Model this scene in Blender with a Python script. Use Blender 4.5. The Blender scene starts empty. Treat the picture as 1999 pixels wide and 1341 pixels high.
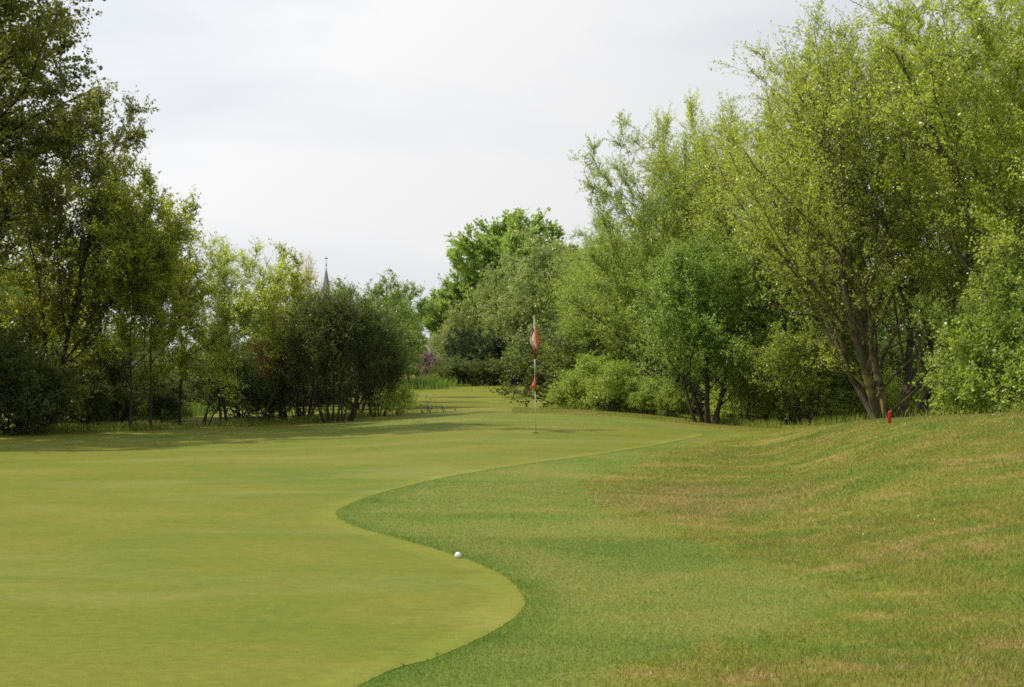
import bpy, bmesh, math, random
import numpy as np
from mathutils import Vector, Matrix
from mathutils.geometry import delaunay_2d_cdt

R_ = math.radians
scene = bpy.context.scene
col = scene.collection

# ------------------------------------------------------------------ camera
CAM_H, F_PX, CX, CY, PITCH = 1.3, 2776.0, 999.5, 670.5, R_(1.0)
cam_data = bpy.data.cameras.new('camera')
cam_data.lens = 50.0
cam_data.sensor_width = 36.0
cam_data.clip_start = 0.1
cam_data.clip_end = 9000.0
cam = bpy.data.objects.new('camera', cam_data)
cam.location = (0, 0, CAM_H)
cam.rotation_euler = (R_(90) + PITCH, 0, 0)
col.objects.link(cam)
scene.camera = cam

# ------------------------------------------------------------------ sun and sky
SUN_AZ, SUN_EL = R_(75), R_(50)        # azimuth measured from straight ahead towards -x
sun_vec = Vector((-math.sin(SUN_AZ) * math.cos(SUN_EL), math.cos(SUN_AZ) * math.cos(SUN_EL), math.sin(SUN_EL)))
sun_data = bpy.data.lights.new('sun', 'SUN')
sun_data.energy = 4.9
sun_data.angle = R_(0.6)
sun_data.color = (1.0, 0.93, 0.80)
sun = bpy.data.objects.new('sun', sun_data)
sun.rotation_euler = (-sun_vec).to_track_quat('-Z', 'Y').to_euler()
sun.location = (-30, 20, 40)
col.objects.link(sun)

world = bpy.data.worlds.new('World')
scene.world = world
world.use_nodes = True
wt = world.node_tree
wt.nodes.clear()


def wn(kind, **kw):
    n = wt.nodes.new(kind)
    for k, v in kw.items():
        setattr(n, k, v)
    return n


w_out = wn('ShaderNodeOutputWorld')
w_bg = wn('ShaderNodeBackground')
w_bg.inputs['Strength'].default_value = 0.1
w_sky = wn('ShaderNodeTexSky', sky_type='NISHITA')
w_sky.sun_disc = False
w_sky.sun_elevation = SUN_EL
w_sky.sun_rotation = -SUN_AZ
w_sky.dust_density = 2.0
w_geo = wn('ShaderNodeTexCoord')
w_map = wn('ShaderNodeMapping')
w_map.inputs['Scale'].default_value = (1.0, 1.0, 4.2)
w_map.inputs['Rotation'].default_value = (0.0, R_(-7), 0.0)
w_noise = wn('ShaderNodeTexNoise')
w_noise.inputs['Scale'].default_value = 1.5
w_noise.inputs['Detail'].default_value = 5.0
w_noise.inputs['Roughness'].default_value = 0.48
w_noise.inputs['Distortion'].default_value = 0.35
w_ramp = wn('ShaderNodeMapRange')
w_ramp.inputs['From Min'].default_value = 0.36
w_ramp.inputs['From Max'].default_value = 0.64
w_ramp.inputs['To Min'].default_value = 0.25
w_ramp.inputs['To Max'].default_value = 1.0
w_ramp.clamp = True
# thin high cloud scatters more light towards the viewer near the sun
w_dot = wn('ShaderNodeVectorMath', operation='DOT_PRODUCT')
w_dot.inputs[1].default_value = sun_vec
w_glow = wn('ShaderNodeMapRange')
w_glow.inputs['From Min'].default_value = 0.10
w_glow.inputs['From Max'].default_value = 0.95
w_glow.inputs['To Min'].default_value = 7.8
w_glow.inputs['To Max'].default_value = 13.0
w_cloud = wn('ShaderNodeMix', data_type='RGBA', blend_type='MULTIPLY')
w_cloud.inputs['Factor'].default_value = 1.0
w_cloud.inputs[6].default_value = (0.995, 0.995, 1.0, 1)
w_mix = wn('ShaderNodeMix', data_type='RGBA')
L = wt.links.new
L(w_geo.outputs['Generated'], w_map.inputs['Vector'])
L(w_map.outputs[0], w_noise.inputs['Vector'])
L(w_noise.outputs[0], w_ramp.inputs['Value'])
L(w_geo.outputs['Generated'], w_dot.inputs[0])
L(w_dot.outputs['Value'], w_glow.inputs['Value'])
L(w_glow.outputs[0], w_cloud.inputs[7])
L(w_ramp.outputs[0], w_mix.inputs['Factor'])
w_veil = wn('ShaderNodeMix', data_type='RGBA')
w_veil.inputs['Factor'].default_value = 0.72
w_veil.inputs[7].default_value = (6.0, 6.95, 8.3, 1)
L(w_sky.outputs[0], w_veil.inputs[6])
L(w_veil.outputs[2], w_mix.inputs[6])
L(w_cloud.outputs[2], w_mix.inputs[7])
L(w_mix.outputs[2], w_bg.inputs['Color'])
L(w_bg.outputs[0], w_out.inputs[0])

scene.view_settings.view_transform = 'Standard'
scene.view_settings.look = 'None'
scene.view_settings.exposure = 0.0
scene.view_settings.gamma = 1.0
scene.render.engine = 'CYCLES'
cy = scene.cycles
cy.max_bounces = 8
cy.diffuse_bounces = 7
cy.glossy_bounces = 2
cy.transmission_bounces = 4
cy.transparent_max_bounces = 4
cy.use_denoising = False
cy.caustics_reflective = False
cy.caustics_refractive = False
cy.filter_width = 1.7

# ------------------------------------------------------------------ helpers
def tag(o, label=None, cat=None, group=None, kind=None):
    for k, v in (('label', label), ('category', cat), ('group', group), ('kind', kind)):
        if v:
            o[k] = v
    return o


def mesh_from(name, V, F, mat, parent=None, smooth=False, attrs=None):
    """V (n,3); F (m,k) one face size, or a list of such arrays."""
    V = np.asarray(V, np.float32)
    Fs = F if isinstance(F, list) else [F]
    me = bpy.data.meshes.new(name)
    me.vertices.add(len(V))
    me.vertices.foreach_set('co', V.ravel())
    loops = np.concatenate([np.asarray(f, np.int32).ravel() for f in Fs])
    sizes = np.concatenate([np.full(len(f), np.asarray(f).shape[1], np.int32) for f in Fs])
    starts = np.concatenate([[0], np.cumsum(sizes)[:-1]]).astype(np.int32)
    me.loops.add(len(loops))
    me.loops.foreach_set('vertex_index', loops)
    me.polygons.add(len(sizes))
    me.polygons.foreach_set('loop_start', starts)
    me.polygons.foreach_set('loop_total', sizes)
    if smooth:
        me.polygons.foreach_set('use_smooth', np.ones(len(sizes), bool))
    for an, (dom, arr) in (attrs or {}).items():
        a = me.attributes.new(an, 'FLOAT', dom)
        a.data.foreach_set('value', np.asarray(arr, np.float32))
    me.update(calc_edges=True)
    me.materials.append(mat)
    return link(name, me, parent)


def link(name, me, parent=None):
    o = bpy.data.objects.new(name, me)
    col.objects.link(o)
    if parent:
        o.parent = parent
    return o


def bm_obj(name, bm, mat, parent=None, smooth=False):
    me = bpy.data.meshes.new(name)
    bm.normal_update()
    bm.to_mesh(me)
    bm.free()
    if smooth:
        for p in me.polygons:
            p.use_smooth = True
    me.materials.append(mat)
    return link(name, me, parent)


def empty(name, loc=(0, 0, 0), rz=0.0):
    o = bpy.data.objects.new(name, None)
    o.location = loc
    o.rotation_euler = (0, 0, rz)
    col.objects.link(o)
    return o


def sstep(a, b, x):
    t = np.clip((x - a) / (b - a), 0, 1)
    return t * t * (3 - 2 * t)


def tubes(polys, sides):
    """polys: list of (points (n,3), radii (n,)) -> V, F of open tubes (tips closed to a point-like ring)."""
    Vs, Fs, off = [], [], 0
    ang = np.linspace(0, 2 * np.pi, sides, endpoint=False)
    ca, sa = np.cos(ang), np.sin(ang)
    for P, r in polys:
        P = np.asarray(P, float)
        n = len(P)
        T = np.gradient(P, axis=0)
        T /= np.linalg.norm(T, axis=1, keepdims=True) + 1e-9
        ref = np.array([0.31, 0.95, 0.05]) if abs(T[:, 2]).mean() > 0.5 else np.array([0.05, 0.1, 1.0])
        A = np.cross(T, ref)
        A /= np.linalg.norm(A, axis=1, keepdims=True) + 1e-9
        B = np.cross(T, A)
        ring = P[:, None, :] + r[:, None, None] * (A[:, None, :] * ca[None, :, None] + B[:, None, :] * sa[None, :, None])
        Vs.append(ring.reshape(-1, 3))
        i = np.arange(n - 1)[:, None] * sides
        j = np.arange(sides)[None, :]
        k = (j + 1) % sides
        Fs.append(np.stack([i + j, i + k, i + sides + k, i + sides + j], -1).reshape(-1, 4) + off)
        off += n * sides
    return np.concatenate(Vs), np.concatenate(Fs)


# ------------------------------------------------------------------ terrain
# crest of the ground seen along each direction u = x / y: distance and height of the crest, level beyond it
def _tab(px, dc, py):
    dc = np.array(dc, float)
    return CAM_H - (np.array(py, float) - 719.0) * dc / F_PX


_px = np.array([-900, -300, 0, 230, 500, 700, 800, 940, 1080, 1200, 1300, 1400, 1500, 1560, 1700, 1800, 2000, 2300, 2900])
_dc = np.array([22, 25, 27.5, 28.5, 30.5, 32, 33, 34, 34, 33, 32, 30, 26.5, 24, 20, 18.5, 17, 16, 15.5])
_py = np.array([860, 857, 854, 849, 836, 822, 810, 800, 800, 806, 815, 831, 843, 840, 824, 817, 809, 803, 800])
_zc = _tab(_px, _dc, _py)
_za = np.array([-0.05, -0.05, -0.05, -0.02, -0.02, -0.02, 0, 0, 0, 0, 0, -0.05, -0.05, 0, 0, 0, 0.1, 0.1, 0.1])
_u = (_px - CX) / F_PX
_ug = np.linspace(-0.8, 0.8, 801)
_k = np.exp(-0.5 * (np.arange(-24, 25) / 7.0) ** 2)
_k /= _k.sum()


def _smooth(v):
    g = np.interp(_ug, _u, v)
    return np.convolve(np.pad(g, 24, 'edge'), _k, 'valid')


_Zc, _Dc, _Za = _smooth(_zc), _smooth(_dc), _smooth(_za)


def height(x, y):
    x = np.asarray(x, float)
    y = np.asarray(y, float)
    yy = np.maximum(y, 5.0)
    u = x / yy
    Zc, Dc, Za = np.interp(u, _ug, _Zc), np.interp(u, _ug, _Dc), np.interp(u, _ug, _Za)
    t = y / Dc
    z = Zc * sstep(0.32, 1.02, t)
    z = np.where(t > 1.02, Za + (Zc - Za) * (1 - sstep(1.02, 1.42, t)), z)
    z = z + 0.30 * sstep(50, 95, y) * np.exp(-((u - 0.0) / 0.25) ** 2) + 0.10 * sstep(58, 80, y) * np.exp(-((u - 0.035) / 0.02) ** 2)
    z = z + 0.005 * np.sin(x * 0.9 + 0.4 * y) * np.sin(y * 0.7 - 0.3 * x) * sstep(3, 8, y)
    return z


def hz(x, y):
    return float(height(x, y))


def ray(px, py):
    d = np.array([(px - CX) / F_PX, 1.0, -(py - CY) / F_PX])
    c, s = math.cos(PITCH), math.sin(PITCH)
    return np.array([d[0], d[1] * c - d[2] * s, d[1] * s + d[2] * c])


def ground_at(px, py, tmax=140.0):
    """the point of the terrain seen at a photograph pixel"""
    d = ray(px, py)
    t = np.linspace(2.0, tmax, 9000)
    x, y, z = d[0] * t, d[1] * t, CAM_H + d[2] * t
    h = height(x, y)
    below = np.nonzero(z <= h)[0]
    if len(below) == 0:
        i = np.argmin(np.where(y < 40, z - h, 9))
    else:
        i = below[0]
    return float(x[i]), float(y[i])


# ------------------------------------------------------------------ materials
def new_mat(name):
    m = bpy.data.materials.new(name)
    m.use_nodes = True
    nt = m.node_tree
    nt.nodes.clear()
    return m, nt


def N(nt, kind, ins=None, **kw):
    n = nt.nodes.new(kind)
    for k, v in kw.items():
        setattr(n, k, v)
    for k, v in (ins or {}).items():
        if isinstance(v, bpy.types.NodeSocket):
            nt.links.new(v, n.inputs[k])
        else:
            n.inputs[k].default_value = v
    return n


def ramp(nt, fac, stops):
    r = nt.nodes.new('ShaderNodeValToRGB')
    e = r.color_ramp.elements
    while len(e) < len(stops):
        e.new(0.5)
    for el, (p, c) in zip(e, stops):
        el.position = p
        el.color = (c[0], c[1], c[2], 1)
    nt.links.new(fac, r.inputs[0])
    return r.outputs[0]


def mixc(nt, fac, a, b, blend='MIX'):
    m = N(nt, 'ShaderNodeMix', data_type='RGBA', blend_type=blend)
    for sock, v in ((m.inputs['Factor'], fac), (m.inputs[6], a), (m.inputs[7], b)):
        if isinstance(v, bpy.types.NodeSocket):
            nt.links.new(v, sock)
        else:
            sock.default_value = v if not isinstance(v, tuple) else (v[0], v[1], v[2], 1)
    return m.outputs[2]


def maprange(nt, v, a, b, c=0.0, d=1.0):
    m = N(nt, 'ShaderNodeMapRange', {'Value': v, 'From Min': a, 'From Max': b, 'To Min': c, 'To Max': d})
    return m.outputs[0]


def math_n(nt, op, a, b=None):
    m = N(nt, 'ShaderNodeMath', operation=op)
    for i, v in enumerate((a, b)):
        if v is None:
            continue
        if isinstance(v, bpy.types.NodeSocket):
            nt.links.new(v, m.inputs[i])
        else:
            m.inputs[i].default_value = v
    return m.outputs[0]


def flat_pos(nt, scale=(1, 1, 0), rot=0.0):
    g = N(nt, 'ShaderNodeNewGeometry')
    mp = N(nt, 'ShaderNodeMapping', {'Vector': g.outputs['Position'], 'Scale': scale, 'Rotation': (0, 0, rot)})
    return mp.outputs[0]


def noise(nt, vec, scale, detail=4.0, rough=0.55, dist=0.0):
    n = N(nt, 'ShaderNodeTexNoise', {'Vector': vec, 'Scale': scale, 'Detail': detail, 'Roughness': rough, 'Distortion': dist})
    return n.outputs[0]


_d1, _d2 = ground_at(1370, 975), ground_at(1370, 1040)
DRY_SCALE = (1 / 1.9, 1 / 2.4, 0.0)
DRY_LOC = (-_d1[0] * DRY_SCALE[0], -_d1[1] * DRY_SCALE[1], 0.0)


def zone_colour(nt, zone):
    p = flat_pos(nt)
    if zone == 'green':
        st = flat_pos(nt, (0.7, 1.0, 0), R_(-18))
        a = noise(nt, st, 0.45, 7, 0.60, 0.6)
        c = ramp(nt, a, [(0.32, (0.100, 0.134, 0.015)), (0.46, (0.126, 0.147, 0.018)), (0.58, (0.146, 0.155, 0.023)), (0.72, (0.166, 0.170, 0.034))])
        b = noise(nt, flat_pos(nt, (0.6, 1, 0), R_(8)), 3.2, 7, 0.72)
        c = mixc(nt, maprange(nt, b, 0.50, 0.72, 0, 0.6), c, (0.088, 0.120, 0.014))
        b2 = noise(nt, flat_pos(nt, (0.8, 1, 0), R_(-25)), 1.1, 6, 0.65, 0.6)
        c = mixc(nt, maprange(nt, b2, 0.50, 0.66, 0, 0.40), c, (0.168, 0.158, 0.026))
        bb = noise(nt, flat_pos(nt, (0.35, 1, 0), R_(14)), 0.8, 5, 0.6)
        return mixc(nt, maprange(nt, bb, 0.50, 0.66, 0, 0.40), c, (0.198, 0.200, 0.058))
    if zone == 'fringe':
        a = noise(nt, flat_pos(nt, (0.7, 1, 0), R_(15)), 0.7, 6, 0.62, 0.5)
        c = ramp(nt, a, [(0.32, (0.100, 0.148, 0.021)), (0.47, (0.136, 0.172, 0.028)), (0.60, (0.172, 0.184, 0.038)), (0.75, (0.218, 0.190, 0.052))])
        b = noise(nt, p, 4.0, 5, 0.65)
        return mixc(nt, maprange(nt, b, 0.5, 0.75, 0, 0.4), c, (0.085, 0.140, 0.018))
    a = noise(nt, flat_pos(nt, (0.8, 1, 0), R_(20)), 1.0, 8, 0.72, 1.0)
    c = ramp(nt, a, [(0.34, (0.090, 0.150, 0.014)), (0.44, (0.132, 0.162, 0.018)), (0.54, (0.178, 0.176, 0.026)), (0.62, (0.240, 0.190, 0.052)), (0.76, (0.300, 0.215, 0.085))])
    b = noise(nt, flat_pos(nt, (0.8, 1, 0), R_(12)), 2.4, 7, 0.70, 0.8)
    c = mixc(nt, maprange(nt, b, 0.51, 0.64, 0, 0.8), c, (0.095, 0.152, 0.014))
    d = noise(nt, p, 5.0, 6, 0.68)
    c = mixc(nt, maprange(nt, d, 0.5, 0.72, 0, 0.55), c, (0.220, 0.175, 0.048))
    # a dry, straw coloured patch along the foot of the mound, where it meets the mown fringe
    g = N(nt, 'ShaderNodeNewGeometry')
    mp = N(nt, 'ShaderNodeMapping', {'Vector': g.outputs['Position'], 'Location': DRY_LOC, 'Scale': DRY_SCALE})
    ln = N(nt, 'ShaderNodeVectorMath', {0: mp.outputs[0]}, operation='LENGTH')
    dn = noise(nt, p, 1.6, 7, 0.7)
    df = math_n(nt, 'ADD', maprange(nt, ln.outputs['Value'], 0.2, 1.1, 1.0, 0.0), math_n(nt, 'MULTIPLY', math_n(nt, 'SUBTRACT', dn, 0.5), 2.2))
    c = mixc(nt, maprange(nt, df, 0.35, 0.95, 0, 0.75), c, (0.232, 0.186, 0.058))
    e = noise(nt, flat_pos(nt, (0.55, 1, 0), R_(-10)), 0.9, 5, 0.6, 1.0)
    return mixc(nt, maprange(nt, e, 0.61, 0.67, 0, 0.75), c, (0.072, 0.140, 0.010))


def grass_mat(name, zone, blades=False):
    m, nt = new_mat(name)
    p = flat_pos(nt)
    lush = N(nt, 'ShaderNodeAttribute', attribute_name='lush').outputs['Fac']
    c = zone_colour(nt, zone)
    if zone == 'fringe':
        # the mown collar runs out raggedly into the rough
        ed = N(nt, 'ShaderNodeAttribute', attribute_name='edge').outputs['Fac']
        en = noise(nt, p, 2.2, 6, 0.7)
        f = math_n(nt, 'ADD', ed, math_n(nt, 'MULTIPLY', math_n(nt, 'SUBTRACT', en, 0.5), 1.1))
        c = mixc(nt, maprange(nt, f, 0.35, 0.75), c, zone_colour(nt, 'rough'))
    c = mixc(nt, math_n(nt, 'MULTIPLY', lush, 0.8), c, (0.062, 0.122, 0.008))
    if zone == 'ground':
        # the far fairway is mown finer and greener than the rough round the green
        g = N(nt, 'ShaderNodeNewGeometry')
        sep = N(nt, 'ShaderNodeSeparateXYZ', {0: g.outputs['Position']})
        far = maprange(nt, sep.outputs['Y'], 36.0, 44.0)
        st = noise(nt, flat_pos(nt, (0.03, 0.5, 0), R_(4)), 0.9, 4, 0.6)
        fc = ramp(nt, st, [(0.3, (0.105, 0.135, 0.011)), (0.5, (0.142, 0.156, 0.014)), (0.7, (0.172, 0.166, 0.020))])
        c = mixc(nt, far, c, fc)
    if blades:
        r = N(nt, 'ShaderNodeAttribute', attribute_name='rnd').outputs['Fac']
        hsv = N(nt, 'ShaderNodeHueSaturation', {'Color': c, 'Hue': maprange(nt, r, 0, 1, 0.480, 0.515),
                                                'Saturation': maprange(nt, r, 0, 1, 1.02, 0.82), 'Value': maprange(nt, r, 0, 1, 1.0, 2.1)})
        c = hsv.outputs[0]
        bs = N(nt, 'ShaderNodeBsdfPrincipled', {'Base Color': c, 'Roughness': 0.45, 'Specular IOR Level': 0.25})
        tr = N(nt, 'ShaderNodeBsdfTranslucent', {'Color': c})
        mx = N(nt, 'ShaderNodeMixShader', {0: 0.35, 1: bs.outputs[0], 2: tr.outputs[0]})
        sh = mx.outputs[0]
    else:
        fine = noise(nt, p, 120.0 if zone == 'green' else 45.0, 3, 0.75)
        lo, hi = (0.68, 1.32) if zone == 'green' else (0.65, 1.3)
        k = maprange(nt, fine, 0.3, 0.7, lo, hi)
        mid = noise(nt, flat_pos(nt, (0.7, 1, 0), R_(10)), 17.0, 5, 0.7)
        k = math_n(nt, 'MULTIPLY', k, maprange(nt, mid, 0.3, 0.7, 0.84, 1.16))
        hsv = N(nt, 'ShaderNodeHueSaturation', {'Color': c, 'Value': k})
        h1 = noise(nt, p, 160.0 if zone == 'green' else 70.0, 3, 0.7)
        bp = N(nt, 'ShaderNodeBump', {'Height': h1, 'Strength': 0.5, 'Distance': 0.004 if zone == 'green' else 0.02})
        bs = N(nt, 'ShaderNodeBsdfPrincipled', {'Base Color': hsv.outputs[0], 'Roughness': 0.75, 'Specular IOR Level': 0.06, 'Normal': bp.outputs[0]})
        sh = bs.outputs[0]
    N(nt, 'ShaderNodeOutputMaterial', {0: sh})
    return m


def leaf_mat(name, dark, mid, light, trans, gloss=0.35, tmix=0.42, clump=1.1):
    m, nt = new_mat(name)
    r = N(nt, 'ShaderNodeAttribute', attribute_name='rnd').outputs['Fac']
    tc = N(nt, 'ShaderNodeTexCoord')
    oi = N(nt, 'ShaderNodeObjectInfo')
    n = noise(nt, tc.outputs['Object'], clump, 3, 0.6)
    f = math_n(nt, 'ADD', math_n(nt, 'MULTIPLY', r, 0.55), math_n(nt, 'MULTIPLY', maprange(nt, n, 0.3, 0.7), 0.45))
    c = ramp(nt, f, [(0.1, dark), (0.5, mid), (0.9, light)])
    hs = N(nt, 'ShaderNodeHueSaturation', {'Color': c, 'Hue': maprange(nt, oi.outputs['Random'], 0, 1, 0.488, 0.510), 'Value': maprange(nt, oi.outputs['Random'], 0, 1, 0.9, 1.12)})
    bs = N(nt, 'ShaderNodeBsdfPrincipled', {'Base Color': hs.outputs[0], 'Roughness': 0.42, 'Specular IOR Level': gloss})
    # what the leaf lets through comes on top of what it reflects
    k = tmix / 0.42
    tcx = mixc(nt, 0.7, hs.outputs[0], tuple(min(0.6, v * k) for v in trans))
    tr = N(nt, 'ShaderNodeBsdfTranslucent', {'Color': tcx})
    mx = N(nt, 'ShaderNodeAddShader', {0: bs.outputs[0], 1: tr.outputs[0]})
    N(nt, 'ShaderNodeOutputMaterial', {0: mx.outputs[0]})
    return m


def bark_mat(name, a, b, lichen=None, amount=0.5):
    m, nt = new_mat(name)
    tc = N(nt, 'ShaderNodeTexCoord')
    mp = N(nt, 'ShaderNodeMapping', {'Vector': tc.outputs['Object'], 'Scale': (1, 1, 0.25)})
    n = noise(nt, mp.outputs[0], 26.0, 5, 0.7)
    c = ramp(nt, n, [(0.3, a), (0.7, b)])
    if lichen:
        n2 = noise(nt, tc.outputs['Object'], 2.6, 5, 0.65)
        c = mixc(nt, maprange(nt, n2, 0.62 - 0.25 * amount, 0.75 - 0.2 * amount, 0, 0.85), c, lichen)
    bp = N(nt, 'ShaderNodeBump', {'Height': n, 'Strength': 0.7, 'Distance': 0.02})
    bs = N(nt, 'ShaderNodeBsdfPrincipled', {'Base Color': c, 'Roughness': 0.85, 'Specular IOR Level': 0.2, 'Normal': bp.outputs[0]})
    N(nt, 'ShaderNodeOutputMaterial', {0: bs.outputs[0]})
    return m


def plain_mat(name, c, rough=0.5, spec=0.4, metal=0.0, var=0.15, scale=20.0):
    m, nt = new_mat(name)
    tc = N(nt, 'ShaderNodeTexCoord')
    n = noise(nt, tc.outputs['Object'], scale, 4, 0.6)
    cc = ramp(nt, n, [(0.3, tuple(x * (1 - var) for x in c)), (0.7, tuple(min(1, x * (1 + var)) for x in c))])
    bs = N(nt, 'ShaderNodeBsdfPrincipled', {'Base Color': cc, 'Roughness': rough, 'Specular IOR Level': spec, 'Metallic': metal})
    N(nt, 'ShaderNodeOutputMaterial', {0: bs.outputs[0]})
    return m


def cloth_mat(name, c, tmix=0.35):
    m, nt = new_mat(name)
    tc = N(nt, 'ShaderNodeTexCoord')
    n = noise(nt, tc.outputs['Object'], 30, 4, 0.6)
    cc = ramp(nt, n, [(0.3, tuple(x * 0.9 for x in c)), (0.7, c)])
    bs = N(nt, 'ShaderNodeBsdfPrincipled', {'Base Color': cc, 'Roughness': 0.7, 'Specular IOR Level': 0.2})
    tr = N(nt, 'ShaderNodeBsdfTranslucent', {'Color': cc})
    mx = N(nt, 'ShaderNodeMixShader', {0: tmix, 1: bs.outputs[0], 2: tr.outputs[0]})
    N(nt, 'ShaderNodeOutputMaterial', {0: mx.outputs[0]})
    return m


M = {
    'ground': grass_mat('rough_turf', 'ground'),
    'green': grass_mat('green_turf', 'green'),
    'fringe': grass_mat('fringe_turf', 'fringe'),
    'fringe_blade': grass_mat('fringe_blades', 'fringe', True),
    'rough_blade': grass_mat('rough_blades', 'rough', True),
    # leaves: dark, mid, light, light passing through
    'poplar': leaf_mat('poplar_leaves', (0.0238, 0.0351, 0.0057), (0.0374, 0.0521, 0.0073), (0.0651, 0.0668, 0.009), (0.252, 0.258, 0.0168), 0.25, 0.36, 0.9),
    'aspen': leaf_mat('aspen_leaves', (0.0382, 0.068, 0.0102), (0.0724, 0.1021, 0.0137), (0.1148, 0.1361, 0.0187), (0.427, 0.4455, 0.0298), 0.25, 0.45, 1.2),
    'sallow': leaf_mat('sallow_leaves', (0.0788, 0.1288, 0.0273), (0.144, 0.1969, 0.0394), (0.2121, 0.25, 0.0546), (0.5154, 0.5623, 0.0703), 0.3, 0.45, 1.2),
    'willow': leaf_mat('willow_leaves', (0.0866, 0.1343, 0.0173), (0.151, 0.2078, 0.0243), (0.2449, 0.2787, 0.0426), (0.3303, 0.378, 0.034), 0.4, 0.42, 0.9),
    'greywillow': leaf_mat('grey_willow_leaves', (0.0793, 0.1277, 0.0176), (0.1315, 0.1857, 0.026), (0.2064, 0.2413, 0.0445), (0.28, 0.3353, 0.0351), 0.34, 0.42, 0.9),
    'deepwillow': leaf_mat('deep_willow_leaves', (0.0603, 0.1076, 0.0168), (0.109, 0.1674, 0.0251), (0.1833, 0.2272, 0.043), (0.2419, 0.3087, 0.0309), 0.4, 0.4, 0.9),
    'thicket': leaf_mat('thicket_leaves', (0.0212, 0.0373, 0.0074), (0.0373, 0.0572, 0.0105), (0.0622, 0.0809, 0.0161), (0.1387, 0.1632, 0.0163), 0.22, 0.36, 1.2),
    'alder': leaf_mat('alder_leaves', (0.0479, 0.0939, 0.0205), (0.0854, 0.1452, 0.0307), (0.1452, 0.2049, 0.041), (0.2916, 0.3499, 0.0389), 0.4, 0.32, 1.0),
    'chestnut': leaf_mat('chestnut_leaves', (0.0688, 0.115, 0.03), (0.1187, 0.1812, 0.0425), (0.1875, 0.25, 0.06), (0.26, 0.338, 0.0455), 0.35, 0.36, 0.8),
    'olive': leaf_mat('olive_leaves', (0.088, 0.1188, 0.033), (0.132, 0.1595, 0.0462), (0.187, 0.198, 0.066), (0.23, 0.276, 0.046), 0.35, 0.36, 0.8),
    'conifer': leaf_mat('conifer_needles', (0.012, 0.026, 0.009), (0.020, 0.040, 0.013), (0.035, 0.060, 0.018), (0.04, 0.07, 0.01), 0.2, 0.15, 1.5),
    'red': leaf_mat('copper_leaves', (0.085, 0.048, 0.016), (0.12, 0.066, 0.020), (0.15, 0.095, 0.03), (0.26, 0.13, 0.03), 0.25, 0.4, 1.5),
    'pale': leaf_mat('pale_buds', (0.27, 0.23, 0.12), (0.34, 0.29, 0.15), (0.40, 0.35, 0.18), (0.45, 0.38, 0.18), 0.2, 0.4, 1.5),
    'lilac': leaf_mat('lilac_blooms', (0.12, 0.072, 0.078), (0.156, 0.102, 0.102), (0.192, 0.138, 0.12), (0.18, 0.12, 0.108), 0.2, 0.35, 1.5),
    'weed': leaf_mat('weed_leaves', (0.05, 0.07, 0.02), (0.09, 0.11, 0.03), (0.14, 0.15, 0.05), (0.2, 0.2, 0.03), 0.25, 0.4, 4.0),
    'bark_dark': bark_mat('dark_bark', (0.030, 0.024, 0.016), (0.075, 0.060, 0.042)),
    'bark_grey': bark_mat('grey_bark', (0.060, 0.052, 0.038), (0.130, 0.112, 0.082), (0.10, 0.10, 0.04), 0.3),
    'bark_lichen': bark_mat('lichen_bark', (0.055, 0.047, 0.034), (0.145, 0.124, 0.090), (0.33, 0.26, 0.08), 0.5),
    'bark_pale': bark_mat('pale_bark', (0.22, 0.19, 0.15), (0.34, 0.29, 0.22)),
}

# ------------------------------------------------------------------ ground sheets
def smooth_poly(pts, per=8, closed=True):
    """Catmull-Rom through the points"""
    P = np.array(pts, float)
    n = len(P)
    out = []
    rng = range(n) if closed else range(n - 1)
    for i in rng:
        p0, p1, p2, p3 = (P[(i - 1) % n], P[i], P[(i + 1) % n], P[(i + 2) % n]) if closed else (P[max(i - 1, 0)], P[i], P[i + 1], P[min(i + 2, n - 1)])
        for t in np.linspace(0, 1, per, endpoint=False):
            out.append(0.5 * ((2 * p1) + (-p0 + p2) * t + (2 * p0 - 5 * p1 + 4 * p2 - p3) * t * t + (-p0 + 3 * p1 - 3 * p2 + p3) * t ** 3))
    return np.array(out)


def in_poly(x, y, P):
    inside = np.zeros(np.shape(x), bool)
    j = len(P) - 1
    for i in range(len(P)):
        xi, yi, xj, yj = P[i, 0], P[i, 1], P[j, 0], P[j, 1]
        c = ((yi > y) != (yj > y)) & (x < (xj - xi) * (y - yi) / (yj - yi + 1e-12) + xi)
        inside ^= c
        j = i
    return inside


def dist_poly(x, y, P):
    best = np.full(np.shape(x), 1e9)
    for i in range(len(P)):
        a, b = P[i], P[(i + 1) % len(P)]
        d = b - a
        t = np.clip(((x - a[0]) * d[0] + (y - a[1]) * d[1]) / (d @ d + 1e-12), 0, 1)
        best = np.minimum(best, (x - a[0] - t * d[0]) ** 2 + (y - a[1] - t * d[1]) ** 2)
    return np.sqrt(best)


# edge of the putting green, photograph pixels walked back to the ground they show
_ge = [(700, 1341), (850, 1286), (960, 1236), (1012, 1200), (1024, 1170), (990, 1130), (930, 1101), (860, 1076), (770, 1050), (695, 1029),
       (658, 1008), (668, 992), (725, 969), (800, 949), (900, 927), (1040, 905), (1180, 886), (1290, 868), (1372, 850)]
_gb = [(1330, 843), (1240, 834), (1140, 827), (1050, 825), (960, 828), (860, 833), (740, 838), (600, 842), (460, 848), (330, 856), (220, 862), (110, 871), (0, 882)]
gp = [ground_at(*q) for q in _ge] + [ground_at(*q) for q in _gb]
gp = gp + [(-9.5, 19.0), (-9.5, 10.0), (-8.0, 2.0), (-4.5, -2.0), (-2.0, 0.0), (-1.3, 3.2)]
GREEN = smooth_poly(gp, 30)
GREEN += np.random.default_rng(2).normal(0, 0.004, GREEN.shape) * np.clip(GREEN[:, 1:2] / 8, 0.6, 3)
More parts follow.
